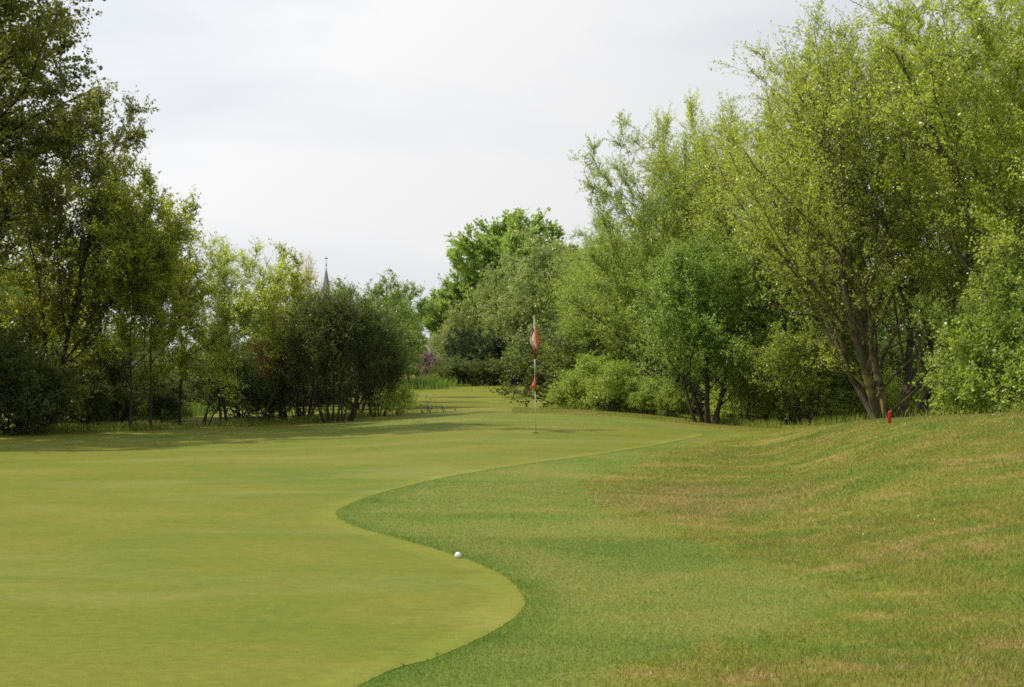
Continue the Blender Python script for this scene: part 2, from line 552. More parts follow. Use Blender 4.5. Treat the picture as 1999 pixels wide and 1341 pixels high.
_fe = [(1345, 1341), (1440, 1290), (1640, 1245), (1705, 1190), (1680, 1140), (1590, 1105), (1480, 1078), (1390, 1046), (1270, 1010), (1205, 985), (1180, 962), (1215, 935), (1300, 895), (1430, 856), (1500, 848)]
fp = [ground_at(*q) for q in _fe]
back = [ground_at(*q) for q in [(1440, 842), (1380, 832), (1300, 822), (1200, 813), (1080, 808), (940, 808), (800, 816), (640, 828), (480, 840), (260, 852), (60, 862), (-200, 875)]]
fp = fp + back + [(-12.0, 16.0), (-11.0, 6.0), (-9.0, -3.0), (-1.0, -4.0), (0.4, 0.0), (0.75, 3.0)]
FRINGE = smooth_poly(fp, 8)
_rg = np.random.default_rng(5)
_q = np.arange(len(FRINGE))
FRINGE += _rg.normal(0, 0.05, FRINGE.shape) + 0.07 * np.column_stack([np.sin(_q * 0.9 + 2 * np.sin(_q * 0.31)), np.sin(_q * 0.7 + 1.3)])


def sheet(name, P, lift, step, mat, lush_fn=None, sink=False):
    x0, y0 = P.min(0)
    x1, y1 = P.max(0)
    gx, gy = np.meshgrid(np.arange(x0, x1, step), np.arange(y0, y1, step))
    gx, gy = gx.ravel(), gy.ravel()
    gx = gx + np.where((np.round((gy - y0) / step) % 2) > 0, step / 2, 0)
    ok = in_poly(gx, gy, P)
    gx, gy = gx[ok], gy[ok]
    ok = dist_poly(gx, gy, P) > step * 0.4
    gx, gy = gx[ok], gy[ok]
    pts = [Vector((a, b)) for a, b in P] + [Vector((a, b)) for a, b in zip(gx, gy)]
    n = len(P)
    vs, es, fs, _, _, _ = delaunay_2d_cdt(pts, [], [list(range(n))], 1, 1e-5)
    V = np.array([(v.x, v.y) for v in vs])
    z = height(V[:, 0], V[:, 1]) + lift + 0.00012 * np.clip(V[:, 1] - 11, 0, 30) * (lift / 0.002)
    if sink:
        z[:n] -= lift + 0.004
    V3 = np.column_stack([V, z])
    F = np.array([f for f in fs if len(f) == 3], np.int32)
    # the rim turns down into the ground
    nv = len(V3)
    rim = V3[:n].copy()
    rim[:, 2] -= lift + 0.03
    V3 = np.concatenate([V3, rim])
    V = np.concatenate([V, V[:n]])
    i = np.arange(n)
    j = (i + 1) % n
    F = [F, np.stack([i, j, nv + j, nv + i], -1)]
    at = {}
    if lush_fn is not None:
        at['lush'] = ('POINT', lush_fn(V[:, 0], V[:, 1]))
        at['edge'] = ('POINT', np.exp(-(dist_poly(V[:, 0], V[:, 1], P) / 0.35) ** 2) * (V[:, 0] > 0))
    o = mesh_from(name, V3, F, mat, smooth=True, attrs=at)
    return o


# the base terrain: fine near, coarse far, out to the horizon
ys = np.concatenate([np.arange(-40, -3, 3.0), np.arange(-3, 46, 0.25), np.arange(46, 120, 1.0), np.geomspace(121, 4000, 40)])
xs = np.concatenate([-np.geomspace(4000, 31, 40), np.arange(-30, -14, 1.0), np.arange(-14, 14.01, 0.25), np.arange(15, 31, 1.0), np.geomspace(31.5, 4000, 40)])
GX, GY = np.meshgrid(xs, ys)
GZ = height(GX, GY)
nx, ny = len(xs), len(ys)
ii = (np.arange(ny - 1)[:, None] * nx + np.arange(nx - 1)[None, :])
F = np.stack([ii, ii + 1, ii + nx + 1, ii + nx], -1).reshape(-1, 4)
ground = mesh_from('ground', np.column_stack([GX.ravel(), GY.ravel(), GZ.ravel()]), F, M['ground'], smooth=True)
tag(ground, 'rough patchy turf and far fairway stretching to the horizon', 'ground', kind='structure')


def collar(x, y):
    d = dist_poly(x, y, GREEN)
    return np.exp(-(d / 0.16) ** 2) * np.clip(1 - (y - 9) / 13, 0.12, 1)


fr = sheet('fringe', FRINGE, 0.002, 0.3, M['fringe'], collar, True)
tag(fr, 'band of longer green turf wrapped round the putting green', 'fringe turf', kind='structure')
gr = sheet('putting_green', GREEN, 0.004, 0.3, M['green'])
tag(gr, 'smooth closely mown yellow green putting surface', 'putting green', kind='structure')


# ------------------------------------------------------------------ grass blades
_wr = np.random.default_rng(8)
_WK = [(_wr.normal(0, 1, 2) * q, _wr.uniform(0, 6.28)) for q in (1.6, 2.6, 3.8, 5.2, 7.0, 9.5, 13.0)]


def patchy(x, y):
    v = sum(np.sin(k[0] * x + k[1] * y + p) for k, p in _WK) / 2.2
    return np.clip(v, -1.5, 1.5)


def blades(name, test, n_of, hgt, wid, mat, seed, lush=False, lean=0.5, tufty=0.0):
    rng = np.random.default_rng(seed)
    X, Y = [], []
    for (ya, yb, dens) in n_of:
        # area between two distances, a little wider than the view
        xa, xb = -0.60 * yb - 2.0, 0.60 * yb + 2.0
        n = int((xb - xa) * (yb - ya) * dens)
        x, y = rng.uniform(xa, xb, n), rng.uniform(ya, yb, n)
        ok = (np.abs(x) < 0.60 * y + 2.0)
        x, y = x[ok], y[ok]
        ok = test(x, y)
        X.append(x[ok])
        Y.append(y[ok])
    x, y = np.concatenate(X), np.concatenate(Y)
    n = len(x)
    z = height(x, y) + 0.001
    g = np.maximum(1.0, y / 9.0) ** 0.75
    h = hgt * rng.uniform(0.5, 1.25, n) * np.clip(1.25 - y / 40, 0.6, 1)
    w = wid * rng.uniform(0.7, 1.3, n) * g
    tuft = sstep(0.55, 1.0, patchy(x, y)) if tufty else np.zeros(n)
    h = h * (1 + 0.08 * patchy(x, y) * tufty) * (1 + 0.2 * tuft)
    az = rng.uniform(0, 2 * np.pi, n)
    ln = rng.uniform(0.1, 1.0, n) * lean * h * 1.6
    az2 = rng.uniform(0, 2 * np.pi, n)
    dx, dy = np.cos(az) * w / 2, np.sin(az) * w / 2
    B = np.column_stack([x, y, z])
    A0 = B + np.column_stack([dx, dy, np.zeros(n)])
    A1 = B - np.column_stack([dx, dy, np.zeros(n)])
    T = B + np.column_stack([np.cos(az2) * ln, np.sin(az2) * ln, h])
    V = np.stack([A0, A1, T], 1).reshape(-1, 3)
    F = np.arange(3 * n).reshape(-1, 3)
    at = {'rnd': ('FACE', rng.random(n) ** 1.6)}
    if tufty:
        at['lush'] = ('FACE', tuft * 0.15)
    if lush:
        at['lush'] = ('FACE', collar(x, y))
        at['edge'] = ('FACE', np.exp(-(dist_poly(x, y, FRINGE) / 0.35) ** 2) * (x > 0))
    o = mesh_from(name, V, F, mat, attrs=at)
    return o


def wob(x, y, s):
    return 0.10 * np.sin(x * 7.1 + 2.0 * np.sin(y * 3.3)) + 0.08 * np.sin(y * 5.3 + 1.7 * np.sin(x * 4.1)) * s


_F_wide = FRINGE
def is_fringe(x, y):
    j = _rg.normal(0, 0.16, (2,) + x.shape) * np.clip(y / 8, 1, 2)
    return in_poly(x + j[0], y + j[1], FRINGE) & ~in_poly(x + 0.09 * j[0], y + 0.09 * j[1], GREEN)


def is_rough(x, y):
    j = _rg.normal(0, 0.16, (2,) + x.shape) * np.clip(y / 8, 1, 2)
    return ~in_poly(x + wob(x, y, 1) + j[0], y + wob(y, x, 1) + j[1], FRINGE) & (y < np.interp(x / np.maximum(y, 1), _ug, _Dc) * 1.08) & (x / np.maximum(y, 1) > 0.0) & ~in_poly(x, y, GREEN)


o = blades('fringe_grass', is_fringe, [(3.8, 7, 9000), (7, 11, 6000), (11, 16, 3000), (16, 24, 1300), (24, 36, 600)], 0.015, 0.0030, M['fringe_blade'], 11, True, 0.7)
tag(o, 'short dense grass of the collar beside the putting green', 'grass', kind='stuff')
o = blades('rough_grass', is_rough, [(3.8, 7, 8000), (7, 11, 6000), (11, 16, 3600), (16, 22, 2200), (22, 36, 800)], 0.026, 0.0034, M['rough_blade'], 12, False, 0.8, 1.0)
tag(o, 'tufty brown and green grass of the mound and the bank', 'grass', kind='stuff')

# ------------------------------------------------------------------ tree building
def unit(v):
    return v / (np.linalg.norm(v) + 1e-9)


PROF = {
    'oval': lambda h: np.sin(np.pi * np.clip(0.06 + 0.92 * h, 0, 1) ** 0.85) ** 0.65,
    'vase': lambda h: np.sin(np.pi * np.clip(0.10 + 0.88 * h, 0, 1) ** 1.25) ** 0.60,
    'dome': lambda h: np.clip(1 - h ** 2.2, 0, 1) ** 0.6 * (0.75 + 0.25 * np.sin(np.pi * h)),
    'cone': lambda h: np.clip(1 - h, 0, 1) ** 0.75 * np.clip(h * 8 + 0.35, 0, 1),
    'column': lambda h: np.clip(1 - h ** 4, 0, 1) ** 0.7 * (0.7 + 0.3 * np.sin(np.pi * h)),
    'poplar': lambda h: np.sin(np.pi * np.clip(0.12 + 0.86 * h, 0, 1) ** 0.62) ** 0.7,
}


def build_tree(seed, H, R, base=0.15, prof='oval', stems=1, spread=0.3, tilt0=(0, 0), r0=0.12, limb_n=16, limb_up=0.6, leaves=60000,
               lw=0.035, ll=0.055, per_twig=16, twig=0.45, droop=0.1, up=0.3, wander=0.16, lobes=0.25, sub=1.0, leaf_up=0.3, shoots=0.0,
               thin=0.0, flat=1.0, stem_base=0.05, minr=0.006, low_limb=0.12, gappy=0.0, clumped=0.75, ragged=0.15):
    """-> (wood V, F), (leaf V, F, rnd).  A skeleton of stems, limbs and branches that fill an uneven crown; twigs carry the leaves."""
    rng = np.random.default_rng(seed)
    pf = PROF[prof]
    zc = base * H
    ph = rng.uniform(0, 6.28, 6)
    fa = rng.integers(2, 6, 6)

    def rmax(az, h):
        lob = 1 + lobes * (0.5 * np.sin(fa[0] * az + ph[0] + 5 * h) + 0.5 * np.sin(fa[1] * az + ph[1] - 8 * h) + 0.4 * np.sin(13 * h + ph[2]) * np.sin(az + ph[3]))
        return R * pf(np.clip(h, 0, 1)) * lob

    lean = np.array([tilt0[0], tilt0[1]])

    def inside(p, e=1.0):
        h = (p[2] - zc) / (H - zc) / (0.5 + 0.5 * e)
        if h > 1:
            return False
        q = p[:2] - lean * p[2]
        q = q * np.array([1, 1 / flat])
        if h < 0:
            return math.hypot(q[0], q[1]) < R * 0.9 * e
        return math.hypot(q[0], q[1]) < e * rmax(math.atan2(q[1], q[0]), h)

    def march(p, d, lmax, seg, wan, trop, r_s, r_e, must=True):
        P = [p.copy()]
        l = 0.0
        w = rng.normal(0, 1, 3)
        e = float(np.exp(rng.normal(-0.04, ragged)))
        while l < lmax:
            w = 0.7 * w + 0.7 * rng.normal(0, 1, 3)
            d = unit(d + wan * 0.5 * w + np.array([0, 0, trop]))
            p = p + d * seg
            l += seg
            P.append(p.copy())
            if len(P) > 2 and not inside(p, e):
                break
        n = len(P)
        t = np.linspace(0, 1, n)
        return np.array(P), r_s + (r_e - r_s) * t ** 0.8

    wood = []
    carriers = []                     # polylines that carry twigs, with a weight
    gold = 2.39996
    az0 = rng.uniform(0, 6.28)
    stem_list = []
    for s in range(stems):
        if stems == 1:
            d = unit(np.array([lean[0], lean[1], 1.0]) + 0.05 * rng.normal(0, 1, 3))
            p = np.zeros(3)
            rr = r0
        else:
            a = az0 + s * gold + rng.normal(0, 0.25)
            k = spread * (0.25 + 0.75 * ((s + 0.5) / stems) ** 0.6) * rng.uniform(0.8, 1.15)
            d = unit(np.array([math.cos(a) * k + lean[0], math.sin(a) * k * flat + lean[1], 1.0]))
            p = np.array([math.cos(a), math.sin(a), 0]) * stem_base * rng.uniform(0.4, 1.0)
            rr = r0 * rng.uniform(0.55, 1.0)
        p[2] = -0.25
        seg = max(0.12, H / 26)
        P, r = march(p, d, H * 1.3, seg, wander * (0.4 if stems == 1 else 0.6), up * 0.10, rr, rr * 0.12)
        # swelling at the foot
        r = r * (1 + 0.5 * np.exp(-(P[:, 2] + 0.25) / 0.25))
        wood.append((P, r, 7))
        stem_list.append((P, r))
    for P, r in stem_list:
        n = len(P)
        ln = np.linalg.norm(np.diff(P, axis=0), axis=1).sum()
        nl = max(3, int(limb_n * ln / H))
        a = rng.uniform(0, 6.28)
        carriers.append((P[int(n * 0.55):], 1.0))
        for k in range(nl):
            t = low_limb + (0.96 - low_limb) * (k + rng.uniform(0.1, 0.9)) / nl
            i = t * (n - 1)
            i0 = int(i)
            q = P[i0] + (P[min(i0 + 1, n - 1)] - P[i0]) * (i - i0)
            if q[2] < zc * 0.8:
                continue
            T = unit(P[min(i0 + 1, n - 1)] - P[max(i0 - 1, 0)])
            a += gold + rng.normal(0, 0.4)
            u = limb_up * rng.uniform(0.6, 1.4) + 0.5 * t
            d = unit(np.array([math.cos(a), math.sin(a) * flat, 0]) + T * u)
            rs = max(r[i0] * rng.uniform(0.40, 0.62), minr)
            Q, rq = march(q, d, R * 2.2, max(0.1, R / 9), wander, up * 0.12, rs, max(minr * 0.6, rs * 0.2))
            if len(Q) < 3:
                continue
            wood.append((Q, rq, 5))
            carriers.append((Q[max(1, len(Q) // 4):], 1.0))
            # branches of the limb
            m = len(Q)
            nb = int(max(2, (m - 1) * 0.9 * sub))
            b = rng.uniform(0, 6.28)
            for j in range(nb):
                tt = 0.18 + 0.78 * (j + rng.uniform(0, 1)) / nb
                jj = tt * (m - 1)
                j0 = int(jj)
                s = Q[j0] + (Q[min(j0 + 1, m - 1)] - Q[j0]) * (jj - j0)
                TT = unit(Q[min(j0 + 1, m - 1)] - Q[max(j0 - 1, 0)])
                b += gold + rng.normal(0, 0.5)
                e1 = unit(np.cross(TT, [0.1, 0.2, 1.0]))
                e2 = np.cross(TT, e1)
                dd = unit(TT * rng.uniform(0.5, 1.1) + e1 * math.cos(b) + e2 * math.sin(b) + np.array([0, 0, up * 0.4]))
                rb = max(rq[j0] * 0.5, minr * 0.7)
                Bp, br = march(s, dd, R * rng.uniform(0.35, 0.75) * (1.1 - 0.5 * tt), max(0.08, R / 14), wander * 1.2, up * 0.12, rb, rb * 0.3)
                if len(Bp) < 2:
                    continue
                wood.append((Bp, br, 4))
                carriers.append((Bp, 1.5))
    # bring the skeleton to its full height before the twigs go on
    ztop = max(P[:, 2].max() for P, w in carriers if len(P) > 1)
    f = (H - 0.35 * twig) / ztop
    fz = np.array([f ** 0.5, f ** 0.5, f])
    wood = [(P * fz, r, k) for P, r, k in wood]
    carriers = [(P * fz, w) for P, w in carriers]
    # twigs along all the carriers
    seglist, segd, segw = [], [], []
    for P, w in carriers:
        if len(P) < 2:
            continue
        d = np.diff(P, axis=0)
        seglist.append(np.column_stack([P[:-1], d]))
        l = np.linalg.norm(d, axis=1)
        tpos = np.linspace(0.35, 1.0, len(d))
        kw = np.ones(len(d))
        if gappy > 0:
            kw = np.full(len(d), (1 - gappy) + gappy * 4 * rng.random() ** 3) * (1 + gappy * np.sin(np.linspace(0, 9, len(d)) + rng.uniform(0, 6.28)))
            kw = np.maximum(kw, 0.02)
        segw.append(l * w * tpos * kw)
    S = np.concatenate(seglist)
    W = np.concatenate(segw)
    nt_ = max(20, int(leaves / per_twig))
    idx = rng.choice(len(S), nt_, p=W / W.sum())
    o = S[idx, :3] + S[idx, 3:] * rng.random((nt_, 1))
    T = S[idx, 3:] / (np.linalg.norm(S[idx, 3:], axis=1, keepdims=True) + 1e-9)
    rv = rng.normal(0, 1, (nt_, 3))
    rv /= np.linalg.norm(rv, axis=1, keepdims=True)
    d = T * (0.7 + shoots) + rv * clumped + np.array([0, 0, up * 0.6])
    d /= np.linalg.norm(d, axis=1, keepdims=True)
    tl = twig * rng.uniform(0.4, 1.25, nt_)
    hh = o[:, 2] / H
    tl = tl * (1 + thin * np.clip(hh - 0.7, 0, 1) * 3)
    # twig wood (three-sided, three points)
    tp = np.array([0.0, 0.5, 1.0])
    C = o[:, None, :] + d[:, None, :] * (tl[:, None] * tp)[..., None] - np.array([0, 0, 1.0]) * (droop * tl[:, None] * tp ** 2)[..., None]
    ref = np.array([0.3, 0.5, 0.81])
    e1 = np.cross(d, ref)
    e1 /= np.linalg.norm(e1, axis=1, keepdims=True) + 1e-9
    e2 = np.cross(d, e1)
    rad = np.array([minr * 0.55, minr * 0.4, minr * 0.15])
    angs = np.array([0, 2.094, 4.189])
    ring = C[:, :, None, :] + rad[None, :, None, None] * (e1[:, None, None, :] * np.cos(angs)[None, None, :, None] + e2[:, None, None, :] * np.sin(angs)[None, None, :, None])
    TV = ring.reshape(-1, 3)
    q = np.array([[s * 3 + k, s * 3 + (k + 1) % 3, s * 3 + 3 + (k + 1) % 3, s * 3 + 3 + k] for s in range(2) for k in range(3)])
    TF = (np.arange(nt_)[:, None, None] * 9 + q[None]).reshape(-1, 4)
    # wood
    Vs, Fs, off = [], [], 0
    for sides in (7, 5, 4):
        pl = [(P, r) for P, r, k in wood if k == sides]
        if not pl:
            continue
        V, F = tubes(pl, sides)
        Vs.append(V)
        Fs.append(F + off)
        off += len(V)
    Vs.append(TV)
    Fs.append(TF + off)
    WV, WF = np.concatenate(Vs), np.concatenate(Fs)
    # leaves
    nl = nt_ * per_twig
    ti = np.repeat(np.arange(nt_), per_twig)
    t = rng.uniform(0.12, 1.05, nl)
    pos = o[ti] + d[ti] * (tl[ti] * t)[:, None] - np.array([0, 0, 1.0]) * (droop * tl[ti] * t ** 2)[:, None]
    pos += rng.normal(0, ll * 0.35, (nl, 3))
    ax = d[ti] * (0.35 + shoots) + rng.normal(0, 0.6, (nl, 3)) + np.array([0, 0, -droop * 1.2])
    ax /= np.linalg.norm(ax, axis=1, keepdims=True)
    nr = rng.normal(0, 1, (nl, 3)) + np.array([0, 0, leaf_up])
    bx = np.cross(ax, nr)
    bx /= np.linalg.norm(bx, axis=1, keepdims=True) + 1e-9
    sc = rng.uniform(0.6, 1.25, nl)
    a_ = ax * (ll * sc)[:, None]
    b_ = bx * (lw * 0.5 * sc)[:, None]
    nn = np.cross(ax, bx)
    fold = nn * (lw * 0.12 * sc)[:, None]
    LV = np.stack([pos, pos + a_ * 0.42 + b_ + fold, pos + a_, pos + a_ * 0.42 - b_ + fold], 1).reshape(-1, 3)
    LF = np.arange(nl * 4).reshape(-1, 4)
    rnd = 0.5 * rng.random(nl) + 0.5 * rng.random(nt_)[ti]
    return (WV, WF), (LV, LF, rnd)


PROTO = {}


def proto(key, spec, leaf, bark):
    k = key
    if k not in PROTO:
        w, l = build_tree(**spec)
        bark_o = mesh_from('trunk', w[0], w[1], M[bark], smooth=True)
        leaf_o = mesh_from('crown', l[0], l[1], M[leaf], attrs={'rnd': ('FACE', l[2])})
        PROTO[k] = (bark_o.data, leaf_o.data, float(np.percentile(l[0][:, 2], 99.9)))
        bpy.data.objects.remove(bark_o)
        bpy.data.objects.remove(leaf_o)
    return PROTO[k]


SPECS = {}


def spec(name, leaf, bark, **kw):
    SPECS[name] = (leaf, bark, kw)


def tree(kind, name, px, dist, top, label, cat='tree', group=None, wide=1.0, rot=None, seed=0, dz=0.0, tiltr=0.045):
    """stand a tree of a kind so that its foot is `dist` metres ahead, its height worked out from where its top shows"""
    leaf, bark, kw = SPECS[kind]
    me = proto((kind, seed), dict(kw, seed=kw.get('seed', 1) + 101 * seed), leaf, bark)
    x, y = (px - CX) / F_PX * dist, dist
    z = hz(x, y) + dz
    Ht = CAM_H + (719.0 - top) / F_PX * dist - z
    s = Ht / me[2]
    t = empty(name, (x, y, z), rot if rot is not None else (px * 0.37) % 6.28)
    t.scale = (s * wide, s * wide, s)
    q = math.sin(px * 12.9898 + dist * 78.233) * 43758.5453
    q2 = math.sin(px * 39.3461 + dist * 11.135) * 24634.6345
    t.rotation_euler.x = ((q % 1) - 0.5) * 2 * tiltr
    t.rotation_euler.y = ((q2 % 1) - 0.5) * 2 * tiltr
    tag(t, label, cat, group)
    link('trunk', me[0], t)
    link('crown', me[1], t)
    return t


# kinds -------------------------------------------------------------
spec('big_poplar', 'poplar', 'bark_dark', seed=3, H=14, R=3.5, base=0.08, prof='poplar', r0=0.20, limb_n=34, limb_up=0.75, leaves=100000, lw=0.060, ll=0.072,
     per_twig=15, twig=0.55, droop=0.15, up=0.35, sub=1.2, lobes=0.4, gappy=0.65, ragged=0.2)
spec('forked_poplar', 'poplar', 'bark_dark', seed=8, H=9, R=1.35, base=0.08, prof='oval', stems=2, spread=0.16, tilt0=(0.10, 0), r0=0.15, limb_n=20, limb_up=0.8, leaves=42000,
     lw=0.055, ll=0.066, per_twig=15, twig=0.5, droop=0.12, up=0.4, lobes=0.3, gappy=0.65, ragged=0.1)
spec('aspen', 'aspen', 'bark_dark', seed=5, H=6, R=1.0, base=0.1, prof='oval', r0=0.042, limb_n=26, limb_up=0.7, leaves=24000, lw=0.046, ll=0.056,
     per_twig=12, twig=0.38, droop=0.08, up=0.5, lobes=0.35, gappy=0.7, low_limb=0.24, wander=0.22, ragged=0.08)
spec('sallow', 'sallow', 'bark_dark', seed=6, H=4.6, R=1.05, base=0.15, prof='vase', stems=3, spread=0.22, r0=0.036, limb_n=14, limb_up=1.0, leaves=15000, lw=0.024, ll=0.055,
     per_twig=14, twig=0.36, droop=0.05, up=0.6, lobes=0.35, gappy=0.7, low_limb=0.3, wander=0.24)
spec('fan_bush', 'thicket', 'bark_dark', seed=9, H=3.3, R=1.6, base=0.08, prof='vase', stems=19, spread=0.66, r0=0.026, limb_n=8, limb_up=1.7, leaves=72000, lw=0.018, ll=0.04,
     per_twig=14, twig=0.30, droop=0.02, up=0.8, lobes=0.15, low_limb=0.22, stem_base=0.34, wander=0.1)
spec('alder', 'alder', 'bark_dark', seed=12, H=5, R=2.0, base=0.04, prof='oval', r0=0.10, limb_n=24, limb_up=0.5, leaves=46000, lw=0.05, ll=0.058,
     per_twig=12, twig=0.38, droop=0.1, up=0.2, lobes=0.3, gappy=0.55)
spec('high_alder', 'alder', 'bark_dark', seed=13, H=5.4, R=1.3, base=0.30, prof='oval', r0=0.10, limb_n=24, limb_up=0.5, leaves=36000, lw=0.050, ll=0.058,
     per_twig=12, twig=0.38, droop=0.1, up=0.2, lobes=0.3, gappy=0.4)
spec('chestnut', 'chestnut', 'bark_grey', seed=14, H=11, R=3.3, base=0.14, prof='oval', r0=0.22, limb_n=40, limb_up=0.7, leaves=62000, lw=0.13, ll=0.24,
     per_twig=13, twig=0.8, droop=0.0, up=0.8, lobes=0.25, shoots=0.8, clumped=0.45, gappy=0.25, ragged=0.12)
spec('round_willow', 'olive', 'bark_grey', seed=17, H=7, R=2.4, base=0.04, prof='dome', stems=4, spread=0.5, r0=0.12, limb_n=16, limb_up=0.6, leaves=41250, lw=0.06, ll=0.11,
     per_twig=13, twig=0.5, droop=0.15, up=0.3, lobes=0.25)
spec('conifer', 'conifer', 'bark_dark', seed=19, H=4, R=1.0, base=0.02, prof='cone', r0=0.09, limb_n=46, limb_up=0.15, leaves=23100, lw=0.035, ll=0.10,
     per_twig=14, twig=0.32, droop=0.1, up=0.0, lobes=0.2)
spec('shrub', 'sallow', 'bark_dark', seed=21, H=1.8, R=1.1, base=0.0, prof='dome', stems=6, spread=0.9, r0=0.03, limb_n=9, limb_up=0.7, leaves=14300, lw=0.032, ll=0.048,
     per_twig=12, twig=0.26, droop=0.05, up=0.3, lobes=0.5, low_limb=0.05, minr=0.005, ragged=0.3)
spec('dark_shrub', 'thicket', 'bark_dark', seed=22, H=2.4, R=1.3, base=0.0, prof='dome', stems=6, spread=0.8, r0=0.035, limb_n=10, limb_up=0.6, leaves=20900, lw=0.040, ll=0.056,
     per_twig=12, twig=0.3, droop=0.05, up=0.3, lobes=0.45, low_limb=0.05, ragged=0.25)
spec('blossom_shrub', 'greywillow', 'bark_dark', seed=23, H=1.8, R=1.2, base=0.0, prof='dome', stems=7, spread=1.0, r0=0.03, limb_n=10, limb_up=0.7, leaves=34000, lw=0.030, ll=0.050,
     per_twig=12, twig=0.27, droop=0.05, up=0.3, lobes=0.45, low_limb=0.05, ragged=0.25)
spec('red_bush', 'red', 'bark_dark', seed=24, H=2.8, R=0.8, base=0.35, prof='dome', stems=4, spread=0.35, r0=0.035, limb_n=10, limb_up=0.8, leaves=7150, lw=0.04, ll=0.052,
     per_twig=10, twig=0.26, droop=0.05, up=0.4, lobes=0.3)
spec('pale_tree', 'pale', 'bark_pale', seed=25, H=7, R=1.9, base=0.3, prof='oval', r0=0.10, limb_n=26, limb_up=0.9, leaves=9000, lw=0.05, ll=0.06,
     per_twig=8, twig=0.5, droop=0.1, up=0.5, lobes=0.3)
spec('lilac_bush', 'lilac', 'bark_grey', seed=26, H=2.6, R=1.1, base=0.1, prof='dome', stems=5, spread=0.6, r0=0.04, limb_n=10, limb_up=0.7, leaves=4950, lw=0.09, ll=0.11,
     per_twig=10, twig=0.3, droop=0.0, up=0.5, lobes=0.4)
spec('grey_willow', 'greywillow', 'bark_grey', seed=31, H=7.2, R=2.3, base=0.03, prof='oval', stems=3, spread=0.28, r0=0.09, limb_n=20, limb_up=0.9, leaves=130000, lw=0.026, ll=0.052,
     per_twig=14, twig=0.42, droop=0.12, up=0.45, lobes=0.35, gappy=0.55, ragged=0.2, minr=0.006)
spec('narrow_willow', 'sallow', 'bark_grey', seed=33, H=8.6, R=0.8, base=0.3, prof='column', r0=0.06, limb_n=30, limb_up=1.4, leaves=6500, lw=0.026, ll=0.055,
     per_twig=12, twig=0.35, droop=0.0, up=0.8, lobes=0.4, gappy=0.5)
spec('trunky_willow', 'deepwillow', 'bark_dark', seed=35, H=5.2, R=1.7, base=0.1, prof='oval', stems=5, spread=0.48, r0=0.085, limb_n=14, limb_up=0.7, leaves=85000, lw=0.028, ll=0.05,
     per_twig=13, twig=0.38, droop=0.15, up=0.3, lobes=0.35, stem_base=0.22, gappy=0.6, ragged=0.2, low_limb=0.1)
spec('great_willow', 'willow', 'bark_lichen', seed=41, H=9, R=3.3, base=0.05, prof='vase', stems=8, spread=0.58, r0=0.095, limb_n=20, limb_up=1.3, leaves=200000, lw=0.025, ll=0.056,
     per_twig=14, twig=0.50, droop=0.02, up=0.6, lobes=0.25, stem_base=0.16, wander=0.14, gappy=0.7, low_limb=0.05, minr=0.0055)
spec('edge_willow', 'willow', 'bark_lichen', seed=43, H=9, R=2.8, base=0.10, prof='oval', stems=3, spread=0.35, r0=0.11, limb_n=18, limb_up=0.8, leaves=125000, lw=0.028, ll=0.054,
     per_twig=14, twig=0.48, droop=0.1, up=0.4, lobes=0.35, gappy=0.6, minr=0.006)
spec('twiggy_bush', 'greywillow', 'bark_dark', seed=45, H=2.6, R=1.2, base=0.22, prof='vase', stems=14, spread=0.6, r0=0.026, limb_n=7, limb_up=1.0, leaves=22000, lw=0.026, ll=0.046,
     per_twig=12, twig=0.28, droop=0.05, up=0.4, lobes=0.25, stem_base=0.22, low_limb=0.25, ragged=0.25)
spec('wood_tree', 'alder', 'bark_dark', seed=51, H=7, R=2.3, base=0.03, prof='oval', r0=0.12, limb_n=26, limb_up=0.5, leaves=33000, lw=0.075, ll=0.09,
     per_twig=12, twig=0.45, droop=0.1, up=0.25, lobes=0.35)

# ---- trees on the far side of the green, west of the flag
tree('big_poplar', 'poplar_tree', -112, 30, -560, 'towering dark poplar whose boughs reach into the corner of the sky', rot=0.3)
tree('big_poplar', 'poplar_tree', -60, 37, -250, 'tall poplar behind the towering one, its crown against the white sky', rot=2.2, seed=1)
tree('forked_poplar', 'poplar_tree', 100, 31, 150, 'leaning poplar with a thick slanting trunk and a slim second stem', rot=0.0, wide=0.85)
tree('aspen', 'aspen_tree', 252, 30.2, 350, 'slender aspen with a thin dark stem, nearer to the leaning poplar', group='slender aspens at the edge of the green', rot=1.0)
tree('aspen', 'aspen_tree', 292, 30.6, 305, 'taller slender aspen with a straight dark stem and yellow green top', group='slender aspens at the edge of the green', rot=1.1, wide=0.85, tiltr=0.0)
tree('aspen', 'aspen_tree', 352, 33, 385, 'short leafy aspen beside the airy sallows', group='slender aspens at the edge of the green', rot=5.0, seed=1)
tree('aspen', 'aspen_tree', 190, 34, 330, 'aspen filling the gap between the leaning poplar and the slender stems', rot=2.4, seed=1, wide=1.4)
tree('aspen', 'aspen_tree', 60, 36, 420, 'aspen growing in the deep shade under the tall poplars', rot=3.0, seed=1, wide=1.5)
tree('sallow', 'sallow_tree', 398, 32.6, 470, 'airy sallow with thin slanting stems next to the aspens', group='airy sallows', rot=0.5)
tree('sallow', 'sallow_tree', 440, 35, 452, 'tallest of the airy pale green sallows', group='airy sallows', rot=2.0, seed=1, wide=1.1)
tree('sallow', 'sallow_tree', 496, 32.4, 470, 'airy sallow with a dark upright stem rising from the edge of the green', group='airy sallows', rot=3.3, seed=2, wide=1.1)
tree('aspen', 'aspen_tree', 545, 36, 478, 'dark narrow tree standing before the pale sparse one', rot=1.9, wide=0.85)
tree('red_bush', 'copper_bush', 556, 34.5, 585, 'bush with rusty red young leaves beside the fan shaped thicket', cat='bush')
